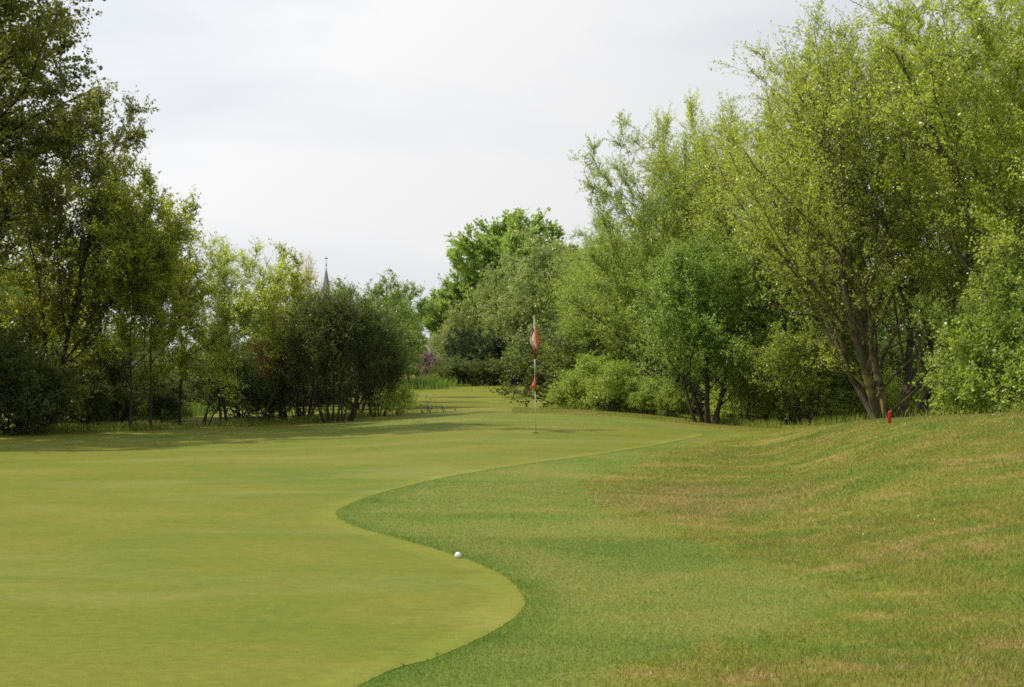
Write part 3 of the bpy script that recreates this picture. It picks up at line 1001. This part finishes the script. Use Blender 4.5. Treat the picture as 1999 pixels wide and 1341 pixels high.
tree('fan_bush', 'fan_bush', 655, 32.2, 556, 'dark wide bush of many stems fanning out like a broom', cat='bush', rot=0.4, wide=1.05, tiltr=0.0)
tree('fan_bush', 'fan_bush', 738, 34.0, 640, 'smaller dark bush tucked behind the broom like one', cat='bush', rot=2.7, wide=0.85)
tree('fan_bush', 'fan_bush', 588, 34.5, 600, 'dark bush between the broom like one and the sallows', cat='bush', rot=5.2, wide=0.7)
tree('alder', 'alder_tree', 695, 46, 545, 'rounded green alder just beside the church spire', group='alders behind the broom like bush', rot=0.2)
tree('alder', 'alder_tree', 752, 48, 530, 'dark alder with the highest rounded crown near the far fairway', group='alders behind the broom like bush', rot=2.2, wide=0.75)
tree('alder', 'alder_tree', 640, 50, 590, 'low alder in front of the church spire', group='alders behind the broom like bush', rot=4.0)
tree('alder', 'alder_tree', 772, 55, 560, 'narrow dark alder at the edge of the far fairway', group='alders behind the broom like bush', rot=5.0, wide=0.55)
tree('pale_tree', 'pale_tree', 583, 66, 488, 'pale sparse tree with beige buds left of the church spire'.replace(' left of', ' close to'), rot=1.0, wide=0.8)
tree('pale_tree', 'pale_tree', 672, 75, 552, 'small pale bare tree behind the foot of the spire', rot=3.0)
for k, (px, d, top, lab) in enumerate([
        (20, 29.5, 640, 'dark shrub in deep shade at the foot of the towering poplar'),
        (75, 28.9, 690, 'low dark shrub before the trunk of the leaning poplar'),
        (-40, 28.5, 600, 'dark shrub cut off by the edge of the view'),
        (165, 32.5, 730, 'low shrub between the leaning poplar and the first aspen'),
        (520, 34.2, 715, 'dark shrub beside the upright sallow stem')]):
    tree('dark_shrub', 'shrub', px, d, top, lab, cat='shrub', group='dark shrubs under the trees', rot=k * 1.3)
for k, (px, d, top, lab) in enumerate([
        (778, 34.0, 748, 'leafy low shrub at the end of the broom like bush, beside the far fairway')]):
    tree('shrub', 'shrub', px, d, top, lab, cat='shrub', group='low green shrubs along the shaded edge', rot=k * 1.7)

# ---- the far end of the fairway
tree('chestnut', 'chestnut_tree', 985, 98, 412, 'tall chestnut with upright leafy shoots standing over the far fairway', rot=0.4, wide=1.25)
tree('chestnut', 'chestnut_tree', 905, 100, 540, 'lower chestnut with leafy spikes against the sky', rot=3.4, seed=1, wide=1.35)
tree('round_willow', 'willow_tree', 1012, 92, 497, 'round dull green willow in front of the tall chestnut', rot=1.0)
tree('round_willow', 'willow_tree', 1075, 88, 450, 'light green willow behind the flag, beside the tall chestnut', rot=2.6, seed=1)
tree('round_willow', 'willow_tree', 895, 93, 588, 'grey green willow at the corner of the far fairway', rot=4.2)
tree('round_willow', 'willow_tree', 965, 90, 612, 'low brownish willow above the dark conifers', rot=5.3, seed=1)
tree('conifer', 'conifer_tree', 905, 90, 650, 'dark conifer at the edge of the far fairway, beside the grey green willow', group='dark conifers', rot=0.6)
tree('conifer', 'conifer_tree', 945, 88.5, 640, 'dark conifer in the middle of the dark group', group='dark conifers', rot=2.6, wide=1.2)
tree('conifer', 'conifer_tree', 978, 88, 665, 'low dark conifer next to the bright shrubs', group='dark conifers', rot=4.6, wide=1.2)
tree('alder', 'alder_tree', 1010, 86.5, 668, 'bright leafy shrub tree beside the last dark conifer', rot=1.6)
tree('alder', 'alder_tree', 1048, 86, 640, 'bright leafy shrub tree right behind the flag'.replace('right ', ''), rot=3.9)
tree('conifer', 'conifer_tree', 1070, 84, 660, 'dark conifer in the shade behind the flagstick', rot=1.3, wide=1.2)
tree('lilac_bush', 'lilac_bush', 838, 87, 682, 'lilac bush with dull pink blooms at the far end of the fairway', cat='bush')
tree('shrub', 'shrub', 866, 86, 715, 'green shrub next to the lilac bush', cat='shrub', rot=2.0, wide=1.3)
tree('wood_tree', 'woodland_tree', 848, 112, 585, 'far dark tree between the alders and the lower chestnut', rot=1.1)

# ---- trees on the east side of the fairway
tree('grey_willow', 'willow_tree', 1275, 37, 236, 'tall grey green willow with long bare leading stems', rot=0.7, wide=0.85)
tree('grey_willow', 'willow_tree', 1200, 44, 415, 'broad grey green willow leaning over the far fairway', rot=2.4, seed=1, wide=1.0)
tree('grey_willow', 'willow_tree', 1205, 40, 500, 'mid height grey green willow behind the blossom shrubs', rot=4.4, wide=1.25)
tree('grey_willow', 'willow_tree', 1165, 40, 600, 'lowest grey green willow, at the border of the far fairway', rot=5.6, seed=1, wide=1.0)
tree('narrow_willow', 'narrow_willow', 1322, 38, 195, 'narrow upright willow with a wispy top', group='pair of narrow willows', rot=0.5)
tree('narrow_willow', 'narrow_willow', 1362, 38.5, 178, 'taller narrow upright willow next to the great one', group='pair of narrow willows', rot=2.5)
tree('grey_willow', 'willow_tree', 1345, 41, 330, 'willow behind the two narrow upright ones', rot=3.5, seed=1)
tree('trunky_willow', 'willow_tree', 1380, 30.8, 440, 'willow with four stout dark trunks at the edge of the bank', rot=0.4)
tree('trunky_willow', 'willow_tree', 1480, 33, 400, 'bright green willow between the stout trunks and the great willow', rot=2.9, seed=1, wide=1.1)
tree('great_willow', 'great_willow', 1745, 27.5, -45, 'great spreading willow with golden lichen on its limbs', rot=0.2, wide=1.10, tiltr=0.0)
tree('trunky_willow', 'willow_tree', 1560, 31.5, 300, 'mid green willow behind the low boughs of the great one', rot=4.0, seed=1)
tree('edge_willow', 'willow_tree', 2095, 24.5, -260, 'willow with a dark slanting limb cut off by the edge of the view', rot=0.9)
tree('edge_willow', 'willow_tree', 1960, 33, 60, 'willow between the great one and the edge of the view', rot=3.1, seed=1)
for k, (px, d, top, w, lab) in enumerate([
        (1105, 36.5, 735, 1.0, 'low blossom shrub nearest to the flag'),
        (1160, 35.5, 690, 1.1, 'blossom shrub standing highest in the low clump'),
        (1215, 34.5, 705, 1.1, 'blossom shrub under the tall grey green willow'),
        (1265, 33.8, 735, 1.0, 'low blossom shrub beside the stout dark trunks'),
        (1310, 33.0, 748, 1.0, 'low leafy shrub at the feet of the stout trunks')]):
    tree('blossom_shrub', 'shrub', px, d, top, lab, cat='shrub', group='low blossom shrubs on the bank', rot=k * 2.1, wide=w)
for k, (px, d, top, w, lab) in enumerate([
        (1462, 30.5, 690, 0.9, 'twiggy bush beside the stout dark trunks'),
        (1560, 29.0, 625, 1.0, 'twiggy bush of many thin stems under the great willow'),
        (1640, 32.0, 690, 1.1, 'twiggy bush in the shade close to the great willow trunk'),
        (1850, 28.5, 720, 1.0, 'twiggy bush behind the mound, beyond the great willow trunk')]):
    tree('twiggy_bush', 'bush', px, d, top, lab, cat='bush', group='twiggy bushes under the willows', rot=k * 1.9, wide=w)
tree('trunky_willow', 'willow_tree', 1990, 23.5, 470, 'low bright willow bush hanging over the mound', cat='tree', rot=1.5)
tree('blossom_shrub', 'shrub', 1930, 23.0, 610, 'bright leafy shrub behind the crest of the mound', cat='shrub', rot=0.8)
for k, (px, d, top) in enumerate([(1180, 56, 480), (1260, 54, 420), (1340, 52, 430), (1420, 50, 470), (1500, 49, 440), (1580, 50, 480), (1660, 47, 520), (1740, 49, 470),
                                  (1830, 46, 500), (1920, 45, 470), (2010, 43, 430), (2100, 40, 380)]):
    tree('wood_tree', 'woodland_tree', px, d, top, 'dark leafy tree in the wood behind the willows', group='dark trees of the wood behind the willows', rot=k * 0.9, seed=k % 2)
for k, (px, d, top) in enumerate([(-60, 52, 430), (40, 60, 500), (140, 62, 560), (240, 66, 590), (330, 68, 600), (420, 66, 610), (510, 70, 600), (590, 72, 610), (680, 75, 600), (760, 78, 600)]):
    tree('wood_tree', 'woodland_tree', px, d, top, 'distant leafy tree glimpsed between the stems', group='distant trees behind the poplars and sallows', rot=k * 1.1, seed=k % 2)

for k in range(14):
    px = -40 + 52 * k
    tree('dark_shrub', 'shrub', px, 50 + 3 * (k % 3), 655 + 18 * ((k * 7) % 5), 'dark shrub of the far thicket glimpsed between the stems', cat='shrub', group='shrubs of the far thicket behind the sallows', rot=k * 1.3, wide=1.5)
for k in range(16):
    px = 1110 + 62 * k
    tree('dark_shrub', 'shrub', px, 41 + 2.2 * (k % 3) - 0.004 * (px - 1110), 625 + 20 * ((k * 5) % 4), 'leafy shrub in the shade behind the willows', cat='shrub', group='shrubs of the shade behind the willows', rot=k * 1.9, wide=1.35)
for k, (px, d, top, w, lab) in enumerate([
        (1430, 32.5, 735, 1.0, 'bright leafy shrub just behind the stout dark trunks'),
        (1505, 31.0, 745, 1.0, 'bright leafy shrub between two twiggy bushes'),
        (1600, 31.5, 730, 1.1, 'bright leafy shrub beside the thin stemmed bush under the great willow'),
        (1690, 33.0, 715, 1.1, 'bright leafy shrub behind the great willow trunk'),
        (1800, 32.0, 725, 1.1, 'bright leafy shrub under the leaning lichened limbs')]):
    tree('shrub', 'shrub', px, d, top, lab, cat='shrub', group='bright shrubs under the willows', rot=k * 2.3, wide=w)

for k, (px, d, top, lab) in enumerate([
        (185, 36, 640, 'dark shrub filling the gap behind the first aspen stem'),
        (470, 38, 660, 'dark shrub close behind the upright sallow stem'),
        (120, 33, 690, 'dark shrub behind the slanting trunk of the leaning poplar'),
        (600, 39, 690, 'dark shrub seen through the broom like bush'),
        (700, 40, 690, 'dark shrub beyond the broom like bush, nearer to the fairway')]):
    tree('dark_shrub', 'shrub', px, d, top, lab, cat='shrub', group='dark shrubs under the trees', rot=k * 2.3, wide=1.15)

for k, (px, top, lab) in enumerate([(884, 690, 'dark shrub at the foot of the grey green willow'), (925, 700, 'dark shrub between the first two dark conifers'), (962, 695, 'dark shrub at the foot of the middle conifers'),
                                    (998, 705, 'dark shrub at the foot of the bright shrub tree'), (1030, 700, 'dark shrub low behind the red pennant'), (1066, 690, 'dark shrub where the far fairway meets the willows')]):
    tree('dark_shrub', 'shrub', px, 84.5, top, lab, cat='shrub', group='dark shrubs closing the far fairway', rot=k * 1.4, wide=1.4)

tree('edge_willow', 'willow_tree', 1490, 34, 120, 'tall willow rising between the narrow willows and the great one', rot=4.4, seed=1, wide=0.85)
# two poplars of the same row stand outside the view and shade the edge of the green
tree('big_poplar', 'poplar_tree', -560, 25.5, -330, 'poplar of the row standing beyond the edge of the view', group='poplars beyond the edge of the view', rot=1.3, wide=0.85)
tree('big_poplar', 'poplar_tree', -690, 27.0, -260, 'poplar of the row standing beyond the edge of the view', group='poplars beyond the edge of the view', rot=4.3, wide=0.85, seed=1)

tree('high_alder', 'alder_tree', 798, 62, 548, 'dark alder with a bare lower trunk over the corner of the far fairway', group='alders behind the broom like bush', rot=0.8, wide=0.9)

for k, (px, d, top, lab) in enumerate([(232, 34, 742, 'low dark shrub between the two slender aspen stems and the leaning poplar'), (322, 35, 752, 'low dark shrub hiding part of the reeds behind the taller aspen')]):
    tree('dark_shrub', 'shrub', px, d, top, lab, cat='shrub', group='dark shrubs under the trees', rot=k * 2.9, wide=1.1)

for k in range(9):
    px = 560 + 44 * k
    tree('wood_tree', 'woodland_tree', px, 118 + 4 * (k % 3), 640 + 14 * ((k * 5) % 4), 'far woodland tree showing through gaps beyond the alders', group='far woodland trees before the church', rot=k * 1.6, seed=k % 2)

# ------------------------------------------------------------------ small things
def lathe(bm, prof, sides=16, center=(0, 0)):
    rings = []
    for r, z in prof:
        rings.append([bm.verts.new((center[0] + r * math.cos(2 * math.pi * k / sides), center[1] + r * math.sin(2 * math.pi * k / sides), z)) for k in range(sides)])
    for a, b in zip(rings[:-1], rings[1:]):
        for k in range(sides):
            bm.faces.new((a[k], a[(k + 1) % sides], b[(k + 1) % sides], b[k]))
    bm.faces.new(rings[-1])
    bm.faces.new(list(reversed(rings[0])))


def box(bm, x0, x1, y0, y1, z0, z1):
    v = [bm.verts.new(p) for p in ((x0, y0, z0), (x1, y0, z0), (x1, y1, z0), (x0, y1, z0), (x0, y0, z1), (x1, y0, z1), (x1, y1, z1), (x0, y1, z1))]
    for f in ((0, 3, 2, 1), (4, 5, 6, 7), (0, 1, 5, 4), (1, 2, 6, 5), (2, 3, 7, 6), (3, 0, 4, 7)):
        bm.faces.new([v[i] for i in f])


# flagstick --------------------------------------------------------
M['pole'] = plain_mat('pole_paint', (0.52, 0.50, 0.42), 0.35, 0.5)
M['pole_low'] = plain_mat('worn_pole', (0.42, 0.40, 0.26), 0.5, 0.4)
M['red_band'] = plain_mat('red_sleeve', (0.20, 0.018, 0.012), 0.6, 0.3)
M['cream'] = cloth_mat('cream_cloth', (0.84, 0.72, 0.60))
M['redcloth'] = cloth_mat('red_cloth', (0.78, 0.22, 0.12))
M['ink'] = plain_mat('ink', (0.03, 0.012, 0.012), 0.8, 0.1)
M['stake'] = plain_mat('red_paint', (0.42, 0.004, 0.012), 0.45, 0.4)
M['cup'] = plain_mat('cup_dark', (0.02, 0.02, 0.015), 0.9, 0.1)

fx, fy = ground_at(1046, 846)
FZ = hz(fx, fy) + 0.004 + 0.0008 * 15
PXM = fy / F_PX                                     # metres per photograph pixel at the flag
top_z = (846 - 622) * PXM
fs = empty('flagstick', (fx, fy, FZ))
fs.rotation_euler = (0, R_(-0.8), 0)
tag(fs, 'thin flagstick with a drooping cream and red flag standing in the hole', 'flagstick')


def zz(py):
    return (846 - py) * PXM


def stick(name, z0, z1, r0, r1, mat, parent):
    bm = bmesh.new()
    lathe(bm, [(r0, z0), ((r0 + r1) / 2, (z0 + z1) / 2), (r1, z1)], 12)
    return bm_obj(name, bm, mat, parent, True)


stick('pole', zz(700), top_z, 0.0068, 0.0060, M['pole'], fs)
lowp = stick('lower_pole', -0.10, zz(764), 0.0064, 0.0064, M['pole_low'], fs)
stick('pole', zz(733), zz(699), 0.0105, 0.0105, M['pole'], fs)
bm = bmesh.new()
lathe(bm, [(0.004, top_z), (0.012, top_z + 0.012), (0.011, top_z + 0.024), (0.003, top_z + 0.034)], 10)
bm_obj('finial', bm, M['pole'], fs, True)
stick('sleeve', zz(702), zz(676), 0.019, 0.015, M['red_band'], fs)
stick('sleeve', zz(765), zz(731), 0.012, 0.016, M['red_band'], fs)


def cloth(name, left, right, y_top, y_bot, waves, depth, mats, split, parent):
    """cloth hanging beside the pole: left/right edges given as (photo y, metres from the pole)"""
    nu, nv = 22, 26
    V, F, mi = [], [], []
    for j in range(nv):
        t = j / (nv - 1)
        py = y_top + (y_bot - y_top) * t
        xl, xr = np.interp(py, [q[0] for q in left], [q[1] for q in left]), np.interp(py, [q[0] for q in right], [q[1] for q in right])
        for i in range(nu):
            s = i / (nu - 1)
            V.append((xl + (xr - xl) * s, depth * (0.25 + t) * math.sin(s * waves * math.pi + 1.2 * t) - 0.012, zz(py + 2.5 * math.sin(s * 7 + 2) * t)))
    for j in range(nv - 1):
        for i in range(nu - 1):
            F.append((j * nu + i, j * nu + i + 1, (j + 1) * nu + i + 1, (j + 1) * nu + i))
            mi.append(0 if (i + 0.5) / nu < np.interp(j / nv, [0, 0.35, 1], split) else 1)
    o = mesh_from(name, np.array(V), np.array(F), mats[0], parent, True)
    o.data.materials.append(mats[1])
    o.data.polygons.foreach_set('material_index', np.array(mi, np.int32))
    so = o.modifiers.new('thickness', 'SOLIDIFY')
    so.thickness = 0.003
    return o


fl = cloth('flag', [(631, -0.012), (645, -0.035), (660, -0.080), (668, -0.085), (676, -0.03), (685, 0.028)],
           [(631, 0.010), (650, 0.055), (665, 0.085), (672, 0.080), (680, 0.055), (685, 0.045)], 631, 685, 2.6, 0.030, (M['cream'], M['redcloth']), (0.7, 0.62, 0.55), fs)
# the dark figure on the flag: a hooked stroke following the cloth
stroke = [(-0.052, 659), (-0.043, 655), (-0.030, 651), (-0.020, 648.5), (-0.017, 646), (-0.022, 643.5), (-0.032, 643.5), (-0.042, 647)]
V = []
for (x, py) in smooth_poly(stroke, 5, False):
    V.append((x, py))
V = np.array(V)
d = np.gradient(V, axis=0)
d[:, 1] *= PXM
nrm = np.column_stack([-d[:, 1], d[:, 0]])
nrm /= np.linalg.norm(nrm, axis=1, keepdims=True)
w = 0.009
ya = -0.052
P3 = [(x + n[0] * w, ya, zz(p) - n[1] * w) for (x, p), n in zip(V, nrm)] + [(x - n[0] * w, ya, zz(p) + n[1] * w) for (x, p), n in zip(V, nrm)]
n_ = len(V)
fig = mesh_from('figure', np.array(P3), np.array([(i, i + 1, n_ + i + 1, n_ + i) for i in range(n_ - 1)]), M['ink'], fl)
sw = fig.modifiers.new('hug', 'SHRINKWRAP')
sw.target = fl
sw.wrap_method = 'PROJECT'
sw.use_project_y = True
sw.use_positive_direction = True
sw.use_negative_direction = True
sw.offset = 0.004
sw.use_project_z = False
cloth('pennant', [(739, -0.006), (748, -0.045), (756, -0.088), (758, -0.06), (761, -0.02)], [(739, 0.006), (750, 0.014), (758, 0.014), (761, 0.0)], 739, 761, 2.0, 0.02,
      (M['redcloth'], M['redcloth']), (0.5, 0.5, 0.5), fs)
# the hole
bm = bmesh.new()
sides = 28
ro = [bm.verts.new((0.060 * math.cos(2 * math.pi * k / sides), 0.060 * math.sin(2 * math.pi * k / sides), 0.0035)) for k in range(sides)]
ri = [bm.verts.new((0.053 * math.cos(2 * math.pi * k / sides), 0.053 * math.sin(2 * math.pi * k / sides), 0.0035)) for k in range(sides)]
rd = [bm.verts.new((0.052 * math.cos(2 * math.pi * k / sides), 0.052 * math.sin(2 * math.pi * k / sides), 0.0015)) for k in range(sides)]
for k in range(sides):
    j = (k + 1) % sides
    bm.faces.new((ro[k], ro[j], ri[j], ri[k]))
    bm.faces.new((ri[k], ri[j], rd[j], rd[k]))
bm.faces.new(rd)
hole = bm_obj('hole_cup', bm, M['cup'])
hole.location = (fx, fy, FZ)
tag(hole, 'round dark hole in the putting green at the foot of the flagstick', 'golf hole')

# golf ball --------------------------------------------------------
M['ball'], nt = new_mat('ball_cover')
bs = N(nt, 'ShaderNodeBsdfPrincipled', {'Base Color': (0.80, 0.81, 0.82, 1), 'Roughness': 0.28, 'Specular IOR Level': 0.5})
N(nt, 'ShaderNodeOutputMaterial', {0: bs.outputs[0]})
bm = bmesh.new()
bmesh.ops.create_icosphere(bm, subdivisions=6, radius=0.02135)
kk = np.arange(320) + 0.5
phi_, th_ = np.arccos(1 - 2 * kk / 320), np.pi * (1 + 5 ** 0.5) * kk
DM = np.column_stack([np.cos(th_) * np.sin(phi_), np.sin(th_) * np.sin(phi_), np.cos(phi_)])
BV = np.array([v.co for v in bm.verts])
BN = BV / np.linalg.norm(BV, axis=1, keepdims=True)
mx = (BN @ DM.T).max(1)
an = np.arccos(np.clip(mx, -1, 1))
dep = 0.0004 * np.clip(1 - (an / 0.095) ** 2, 0, 1)
for v, n, q in zip(bm.verts, BN, dep):
    v.co -= Vector(n) * float(q)
bx, by = ground_at(894, 1090.5)
ball = bm_obj('golf_ball', bm, M['ball'], None, True)
ball.location = (bx, by, hz(bx, by) + 0.002 + 0.0208)
tag(ball, 'white dimpled golf ball lying at the edge of the fringe', 'golf ball')

# marker stake -----------------------------------------------------
sx_, sy_ = (1735.5 - CX) / F_PX * 18.9, 18.9
bm = bmesh.new()
lathe(bm, [(0.021, -0.15), (0.021, 0.145), (0.019, 0.158), (0.012, 0.163)], 14)
stake = bm_obj('marker_stake', bm, M['stake'], None, True)
stake.location = (sx_, sy_, hz(sx_, sy_))
stake.rotation_euler = (0, R_(2), 0)
tag(stake, 'short bright red stake on the crest of the mound before the great willow trunk', 'stake')

# church -----------------------------------------------------------
M['slate'] = plain_mat('spire_slate', (0.20, 0.235, 0.225), 0.6, 0.4, 0, 0.25, 2.0)
M['brick'] = plain_mat('church_brick', (0.26, 0.14, 0.09), 0.85, 0.2, 0, 0.2, 4.0)
M['rooftile'] = plain_mat('church_tiles', (0.17, 0.07, 0.045), 0.8, 0.2, 0, 0.25, 3.0)
M['iron'] = plain_mat('iron', (0.05, 0.055, 0.05), 0.5, 0.5, 0.5)
M['darkglass'] = plain_mat('dark_glass', (0.02, 0.025, 0.03), 0.1, 0.6)
CD = 400.0
cxx = (636.5 - CX) / F_PX * CD
cz = hz(cxx, CD)
ch = empty('church', (cxx, CD, cz), R_(8))
tag(ch, 'distant village church whose slender slate spire pokes above the trees', 'church')
bm = bmesh.new()
box(bm, -2.3, 2.3, -2.3, 2.3, 0, 17.0)
tw = bm_obj('tower', bm, M['brick'], ch)
for sx in (-1, 1):
    bm = bmesh.new()
    box(bm, sx * 0.95 - 0.45, sx * 0.95 + 0.45, -2.42, -2.303, 12.0, 15.2)
    bm_obj('belfry_opening', bm, M['darkglass'], tw)
bm = bmesh.new()
lathe(bm, [(3.0, 17.0), (2.5, 18.0), (1.55, 21.5), (0.62, 26.6), (0.13, 29.2)], 8)
sp = bm_obj('spire', bm, M['slate'], ch)
bm = bmesh.new()
lathe(bm, [(0.09, 29.2), (0.07, 29.9), (0.22, 30.05), (0.24, 30.2), (0.08, 30.4), (0.05, 31.2), (0.05, 32.7), (0.02, 32.9)], 8)
box(bm, -0.42, 0.42, -0.05, 0.05, 31.9, 32.15)
bm_obj('finial', bm, M['iron'], sp)
bm = bmesh.new()
box(bm, 2.31, 19.0, -4.2, 4.2, 0, 7.0)
nv_ = bm_obj('nave', bm, M['brick'], ch)
bm = bmesh.new()
v = [bm.verts.new(p) for p in ((2.31, -4.7, 7.0), (19.3, -4.7, 7.0), (19.3, 4.7, 7.0), (2.31, 4.7, 7.0), (2.31, 0, 12.5), (19.3, 0, 12.5))]
for f in ((0, 1, 5, 4), (2, 3, 4, 5), (1, 2, 5), (3, 0, 4), (0, 3, 2, 1)):
    bm.faces.new([v[i] for i in f])
bm_obj('roof', bm, M['rooftile'], ch)
for k in range(4):
    bm = bmesh.new()
    box(bm, 4.3 + 4 * k, 5.6 + 4 * k, -4.28, -4.203, 2.2, 5.6)
    bm_obj('window', bm, M['darkglass'], nv_)

# weeds standing against the far fairway ----------------------------
def weed(px, dist, hgt, seed, label, lean=0.0, heads=2):
    rng = np.random.default_rng(seed)
    x, y = (px - CX) / F_PX * dist, dist
    t = empty('weed', (x, y, hz(x, y) + 0.003), seed * 0.9)
    tag(t, label, 'weed', 'weeds at the edge of the green')
    polys, tips = [], []
    for k in range(heads):
        a = rng.uniform(0, 6.28)
        sp_ = 0.06 + 0.05 * k
        h = hgt * (1 - 0.3 * k / max(1, heads))
        P = np.array([(math.cos(a) * sp_ * q ** 1.6 + lean * q, math.sin(a) * sp_ * q ** 1.6, -0.03 + (h + 0.03) * q) for q in np.linspace(0, 1, 7)])
        polys.append((P, np.linspace(0.006, 0.0025, 7)))
        tips.append(P)
    Vv, Ff = tubes(polys, 5)
    mesh_from('stem', Vv, Ff, M['weed'], t, True, {'rnd': ('FACE', np.full(len(Ff), 0.3))})
    LV, LR = [], []
    for P in tips:
        for q in range(16):
            j = rng.uniform(0.15, 1.0) if q > 6 else rng.uniform(0.9, 1.0)
            b = P[int(j * 6)]
            a = rng.uniform(0, 6.28)
            l_, w_ = rng.uniform(0.04, 0.075), rng.uniform(0.010, 0.020)
            ax = np.array([math.cos(a), math.sin(a), rng.uniform(-0.2, 0.9)])
            ax /= np.linalg.norm(ax)
            bxv = np.cross(ax, [0.1, 0.2, 1.0])
            LV += [b, b + ax * l_ * 0.5 + bxv * w_, b + ax * l_, b + ax * l_ * 0.5 - bxv * w_]
            LR.append(rng.random())
    mesh_from('leaves', np.array(LV), np.arange(len(LV)).reshape(-1, 4), M['weed'], t, False, {'rnd': ('FACE', LR)})
    return t


weed(834, 34.2, 0.44, 1, 'tall dark leafed weed before the far fairway', 0.02, 2)
weed(853, 34.4, 0.40, 2, 'thin weed with a small seed head next to the tallest weed', 0.0, 1)
weed(824, 34.0, 0.24, 3, 'bushy weed at the end of the leafy shrub', 0.0, 4)
weed(840, 34.1, 0.20, 4, 'low spreading weed under the tall dark leafed one', 0.03, 5)
weed(866, 34.2, 0.17, 5, 'short weed standing apart from the tall ones', -0.02, 3)
weed(888, 34.3, 0.13, 6, 'smallest weed, closest to the middle of the crest', 0.02, 3)


# long grass, reeds, daisies ----------------------------------------
def tufts(name, pts, h, w, mat, seed, label, cat='grass'):
    rng = np.random.default_rng(seed)
    x, y = pts[:, 0], pts[:, 1]
    n = len(x)
    z = height(x, y) - 0.01
    hh = h * rng.uniform(0.4, 1.2, n)
    az, a2 = rng.uniform(0, 6.28, n), rng.uniform(0, 6.28, n)
    ww = w * rng.uniform(0.6, 1.3, n)
    B = np.column_stack([x, y, z])
    D = np.column_stack([np.cos(az) * ww, np.sin(az) * ww, np.zeros(n)])
    ln = rng.uniform(0.05, 0.6, n) * hh
    Mid = B + np.column_stack([np.cos(a2) * ln * 0.3, np.sin(a2) * ln * 0.3, hh * 0.6])
    T = B + np.column_stack([np.cos(a2) * ln, np.sin(a2) * ln, hh])
    V = np.stack([B + D, B - D, Mid - D * 0.7, T, Mid + D * 0.7], 1).reshape(-1, 3)
    o = mesh_from(name, V, np.arange(5 * n).reshape(-1, 5), mat, attrs={'rnd': ('FACE', rng.random(n))})
    tag(o, label, cat, kind='stuff')
    return o


M['reed'] = leaf_mat('reed_blades', (0.040, 0.075, 0.012), (0.062, 0.105, 0.016), (0.095, 0.130, 0.026), (0.13, 0.18, 0.02), 0.25, 0.35, 0.8)
M['longgrass'] = leaf_mat('long_grass_blades', (0.060, 0.090, 0.014), (0.095, 0.125, 0.02), (0.16, 0.165, 0.04), (0.18, 0.20, 0.02), 0.2, 0.35, 0.8)
rg = np.random.default_rng(77)
a = np.column_stack([rg.normal(-5.3, 0.75, 4200), 84 - np.abs(rg.normal(0, 3.2, 4200))])
tufts('tall_grass', a, 0.55, 0.02, M['reed'], 1, 'vivid green tall grass at the far corner of the fairway')
a = np.column_stack([rg.uniform(-10.8, -8.6, 2600), rg.uniform(36, 42, 2600)])
tufts('reeds', a, 0.38, 0.010, M['reed'], 2, 'tall green reeds glimpsed between the aspen stems', 'reeds')
uu = rg.uniform(-0.40, 0.40, 42000)
dd = np.interp(uu, _ug, _Dc) * (1.035 + np.abs(rg.normal(0, 0.05, 42000)))
keep = ((uu < -0.075) | (uu > 0.02)) & (rg.random(42000) < np.where(uu > 0, np.clip((uu - 0.02) / 0.06, 0, 1) * np.where(uu > 0.19, 0.12, 1.0), 1.0)) & (rg.random(42000) < np.clip(0.5 + 0.5 * np.sin(uu * 90) + 0.4 * np.sin(uu * 37), 0.12, 1))
a = np.column_stack([uu * dd, dd])[keep]
tufts('long_grass', a, 0.16, 0.005, M['longgrass'], 3, 'unmown grass along the edge of the turf under the trees')
M['petal'] = plain_mat('petal', (0.80, 0.80, 0.74), 0.6, 0.2)
n = 36
uu = np.concatenate([rg.uniform(0.27, 0.37, 30), rg.uniform(0.14, 0.36, 6)])
dd = np.concatenate([np.interp(uu[:30], _ug, _Dc) * rg.uniform(0.85, 1.0, 30), rg.uniform(10, 17, 6)])
x, y = uu * dd, dd
B = np.column_stack([x, y, height(x, y) + 0.03])
aa = np.linspace(0, 2 * np.pi, 6, endpoint=False)
V = (B[:, None, :] + 0.006 * np.stack([np.cos(aa), np.sin(aa), 0.5 * np.cos(aa)], -1)[None]).reshape(-1, 3)
dz = mesh_from('daisies', V, np.arange(6 * n).reshape(-1, 6), M['petal'])
tag(dz, 'tiny white daisies sprinkled over the mound', 'daisies', kind='stuff')

# fallen leaves on the green -----------------------------------------
M['deadleaf'] = plain_mat('dead_leaf', (0.10, 0.05, 0.02), 0.8, 0.2)
for k, (px, py, lab) in enumerate([(853, 1279, 'curled brown leaf on the putting green close to the fringe'), (786, 1301, 'small brown leaf lying farthest from the fringe on the green'),
                                   (1402, 1276, 'brown leaf lying on the fringe turf below the mound')]):
    x, y = ground_at(px, py)
    ns = 7
    V, Fq = [], []
    for i in range(ns):
        t = i / (ns - 1)
        wv = 0.008 * math.sin(math.pi * min(1, 0.08 + t * 0.92)) ** 0.7
        for s in (-1, 0, 1):
            V.append((0.022 * (t - 0.5), s * wv, 0.003 + 0.002 * abs(s) + 0.003 * (t - 0.5) ** 2 * 4))
    for i in range(ns - 1):
        for s in (0, 1):
            Fq.append((i * 3 + s, i * 3 + s + 1, (i + 1) * 3 + s + 1, (i + 1) * 3 + s))
    o = mesh_from('fallen_leaf', np.array(V), np.array(Fq), M['deadleaf'], None, True)
    o.location = (x, y, hz(x, y) + (0.005 if k < 2 else 0.012))
    o.rotation_euler = (0, 0, 0.7 + 1.9 * k)
    tag(o, lab, 'leaf', 'fallen brown leaves')
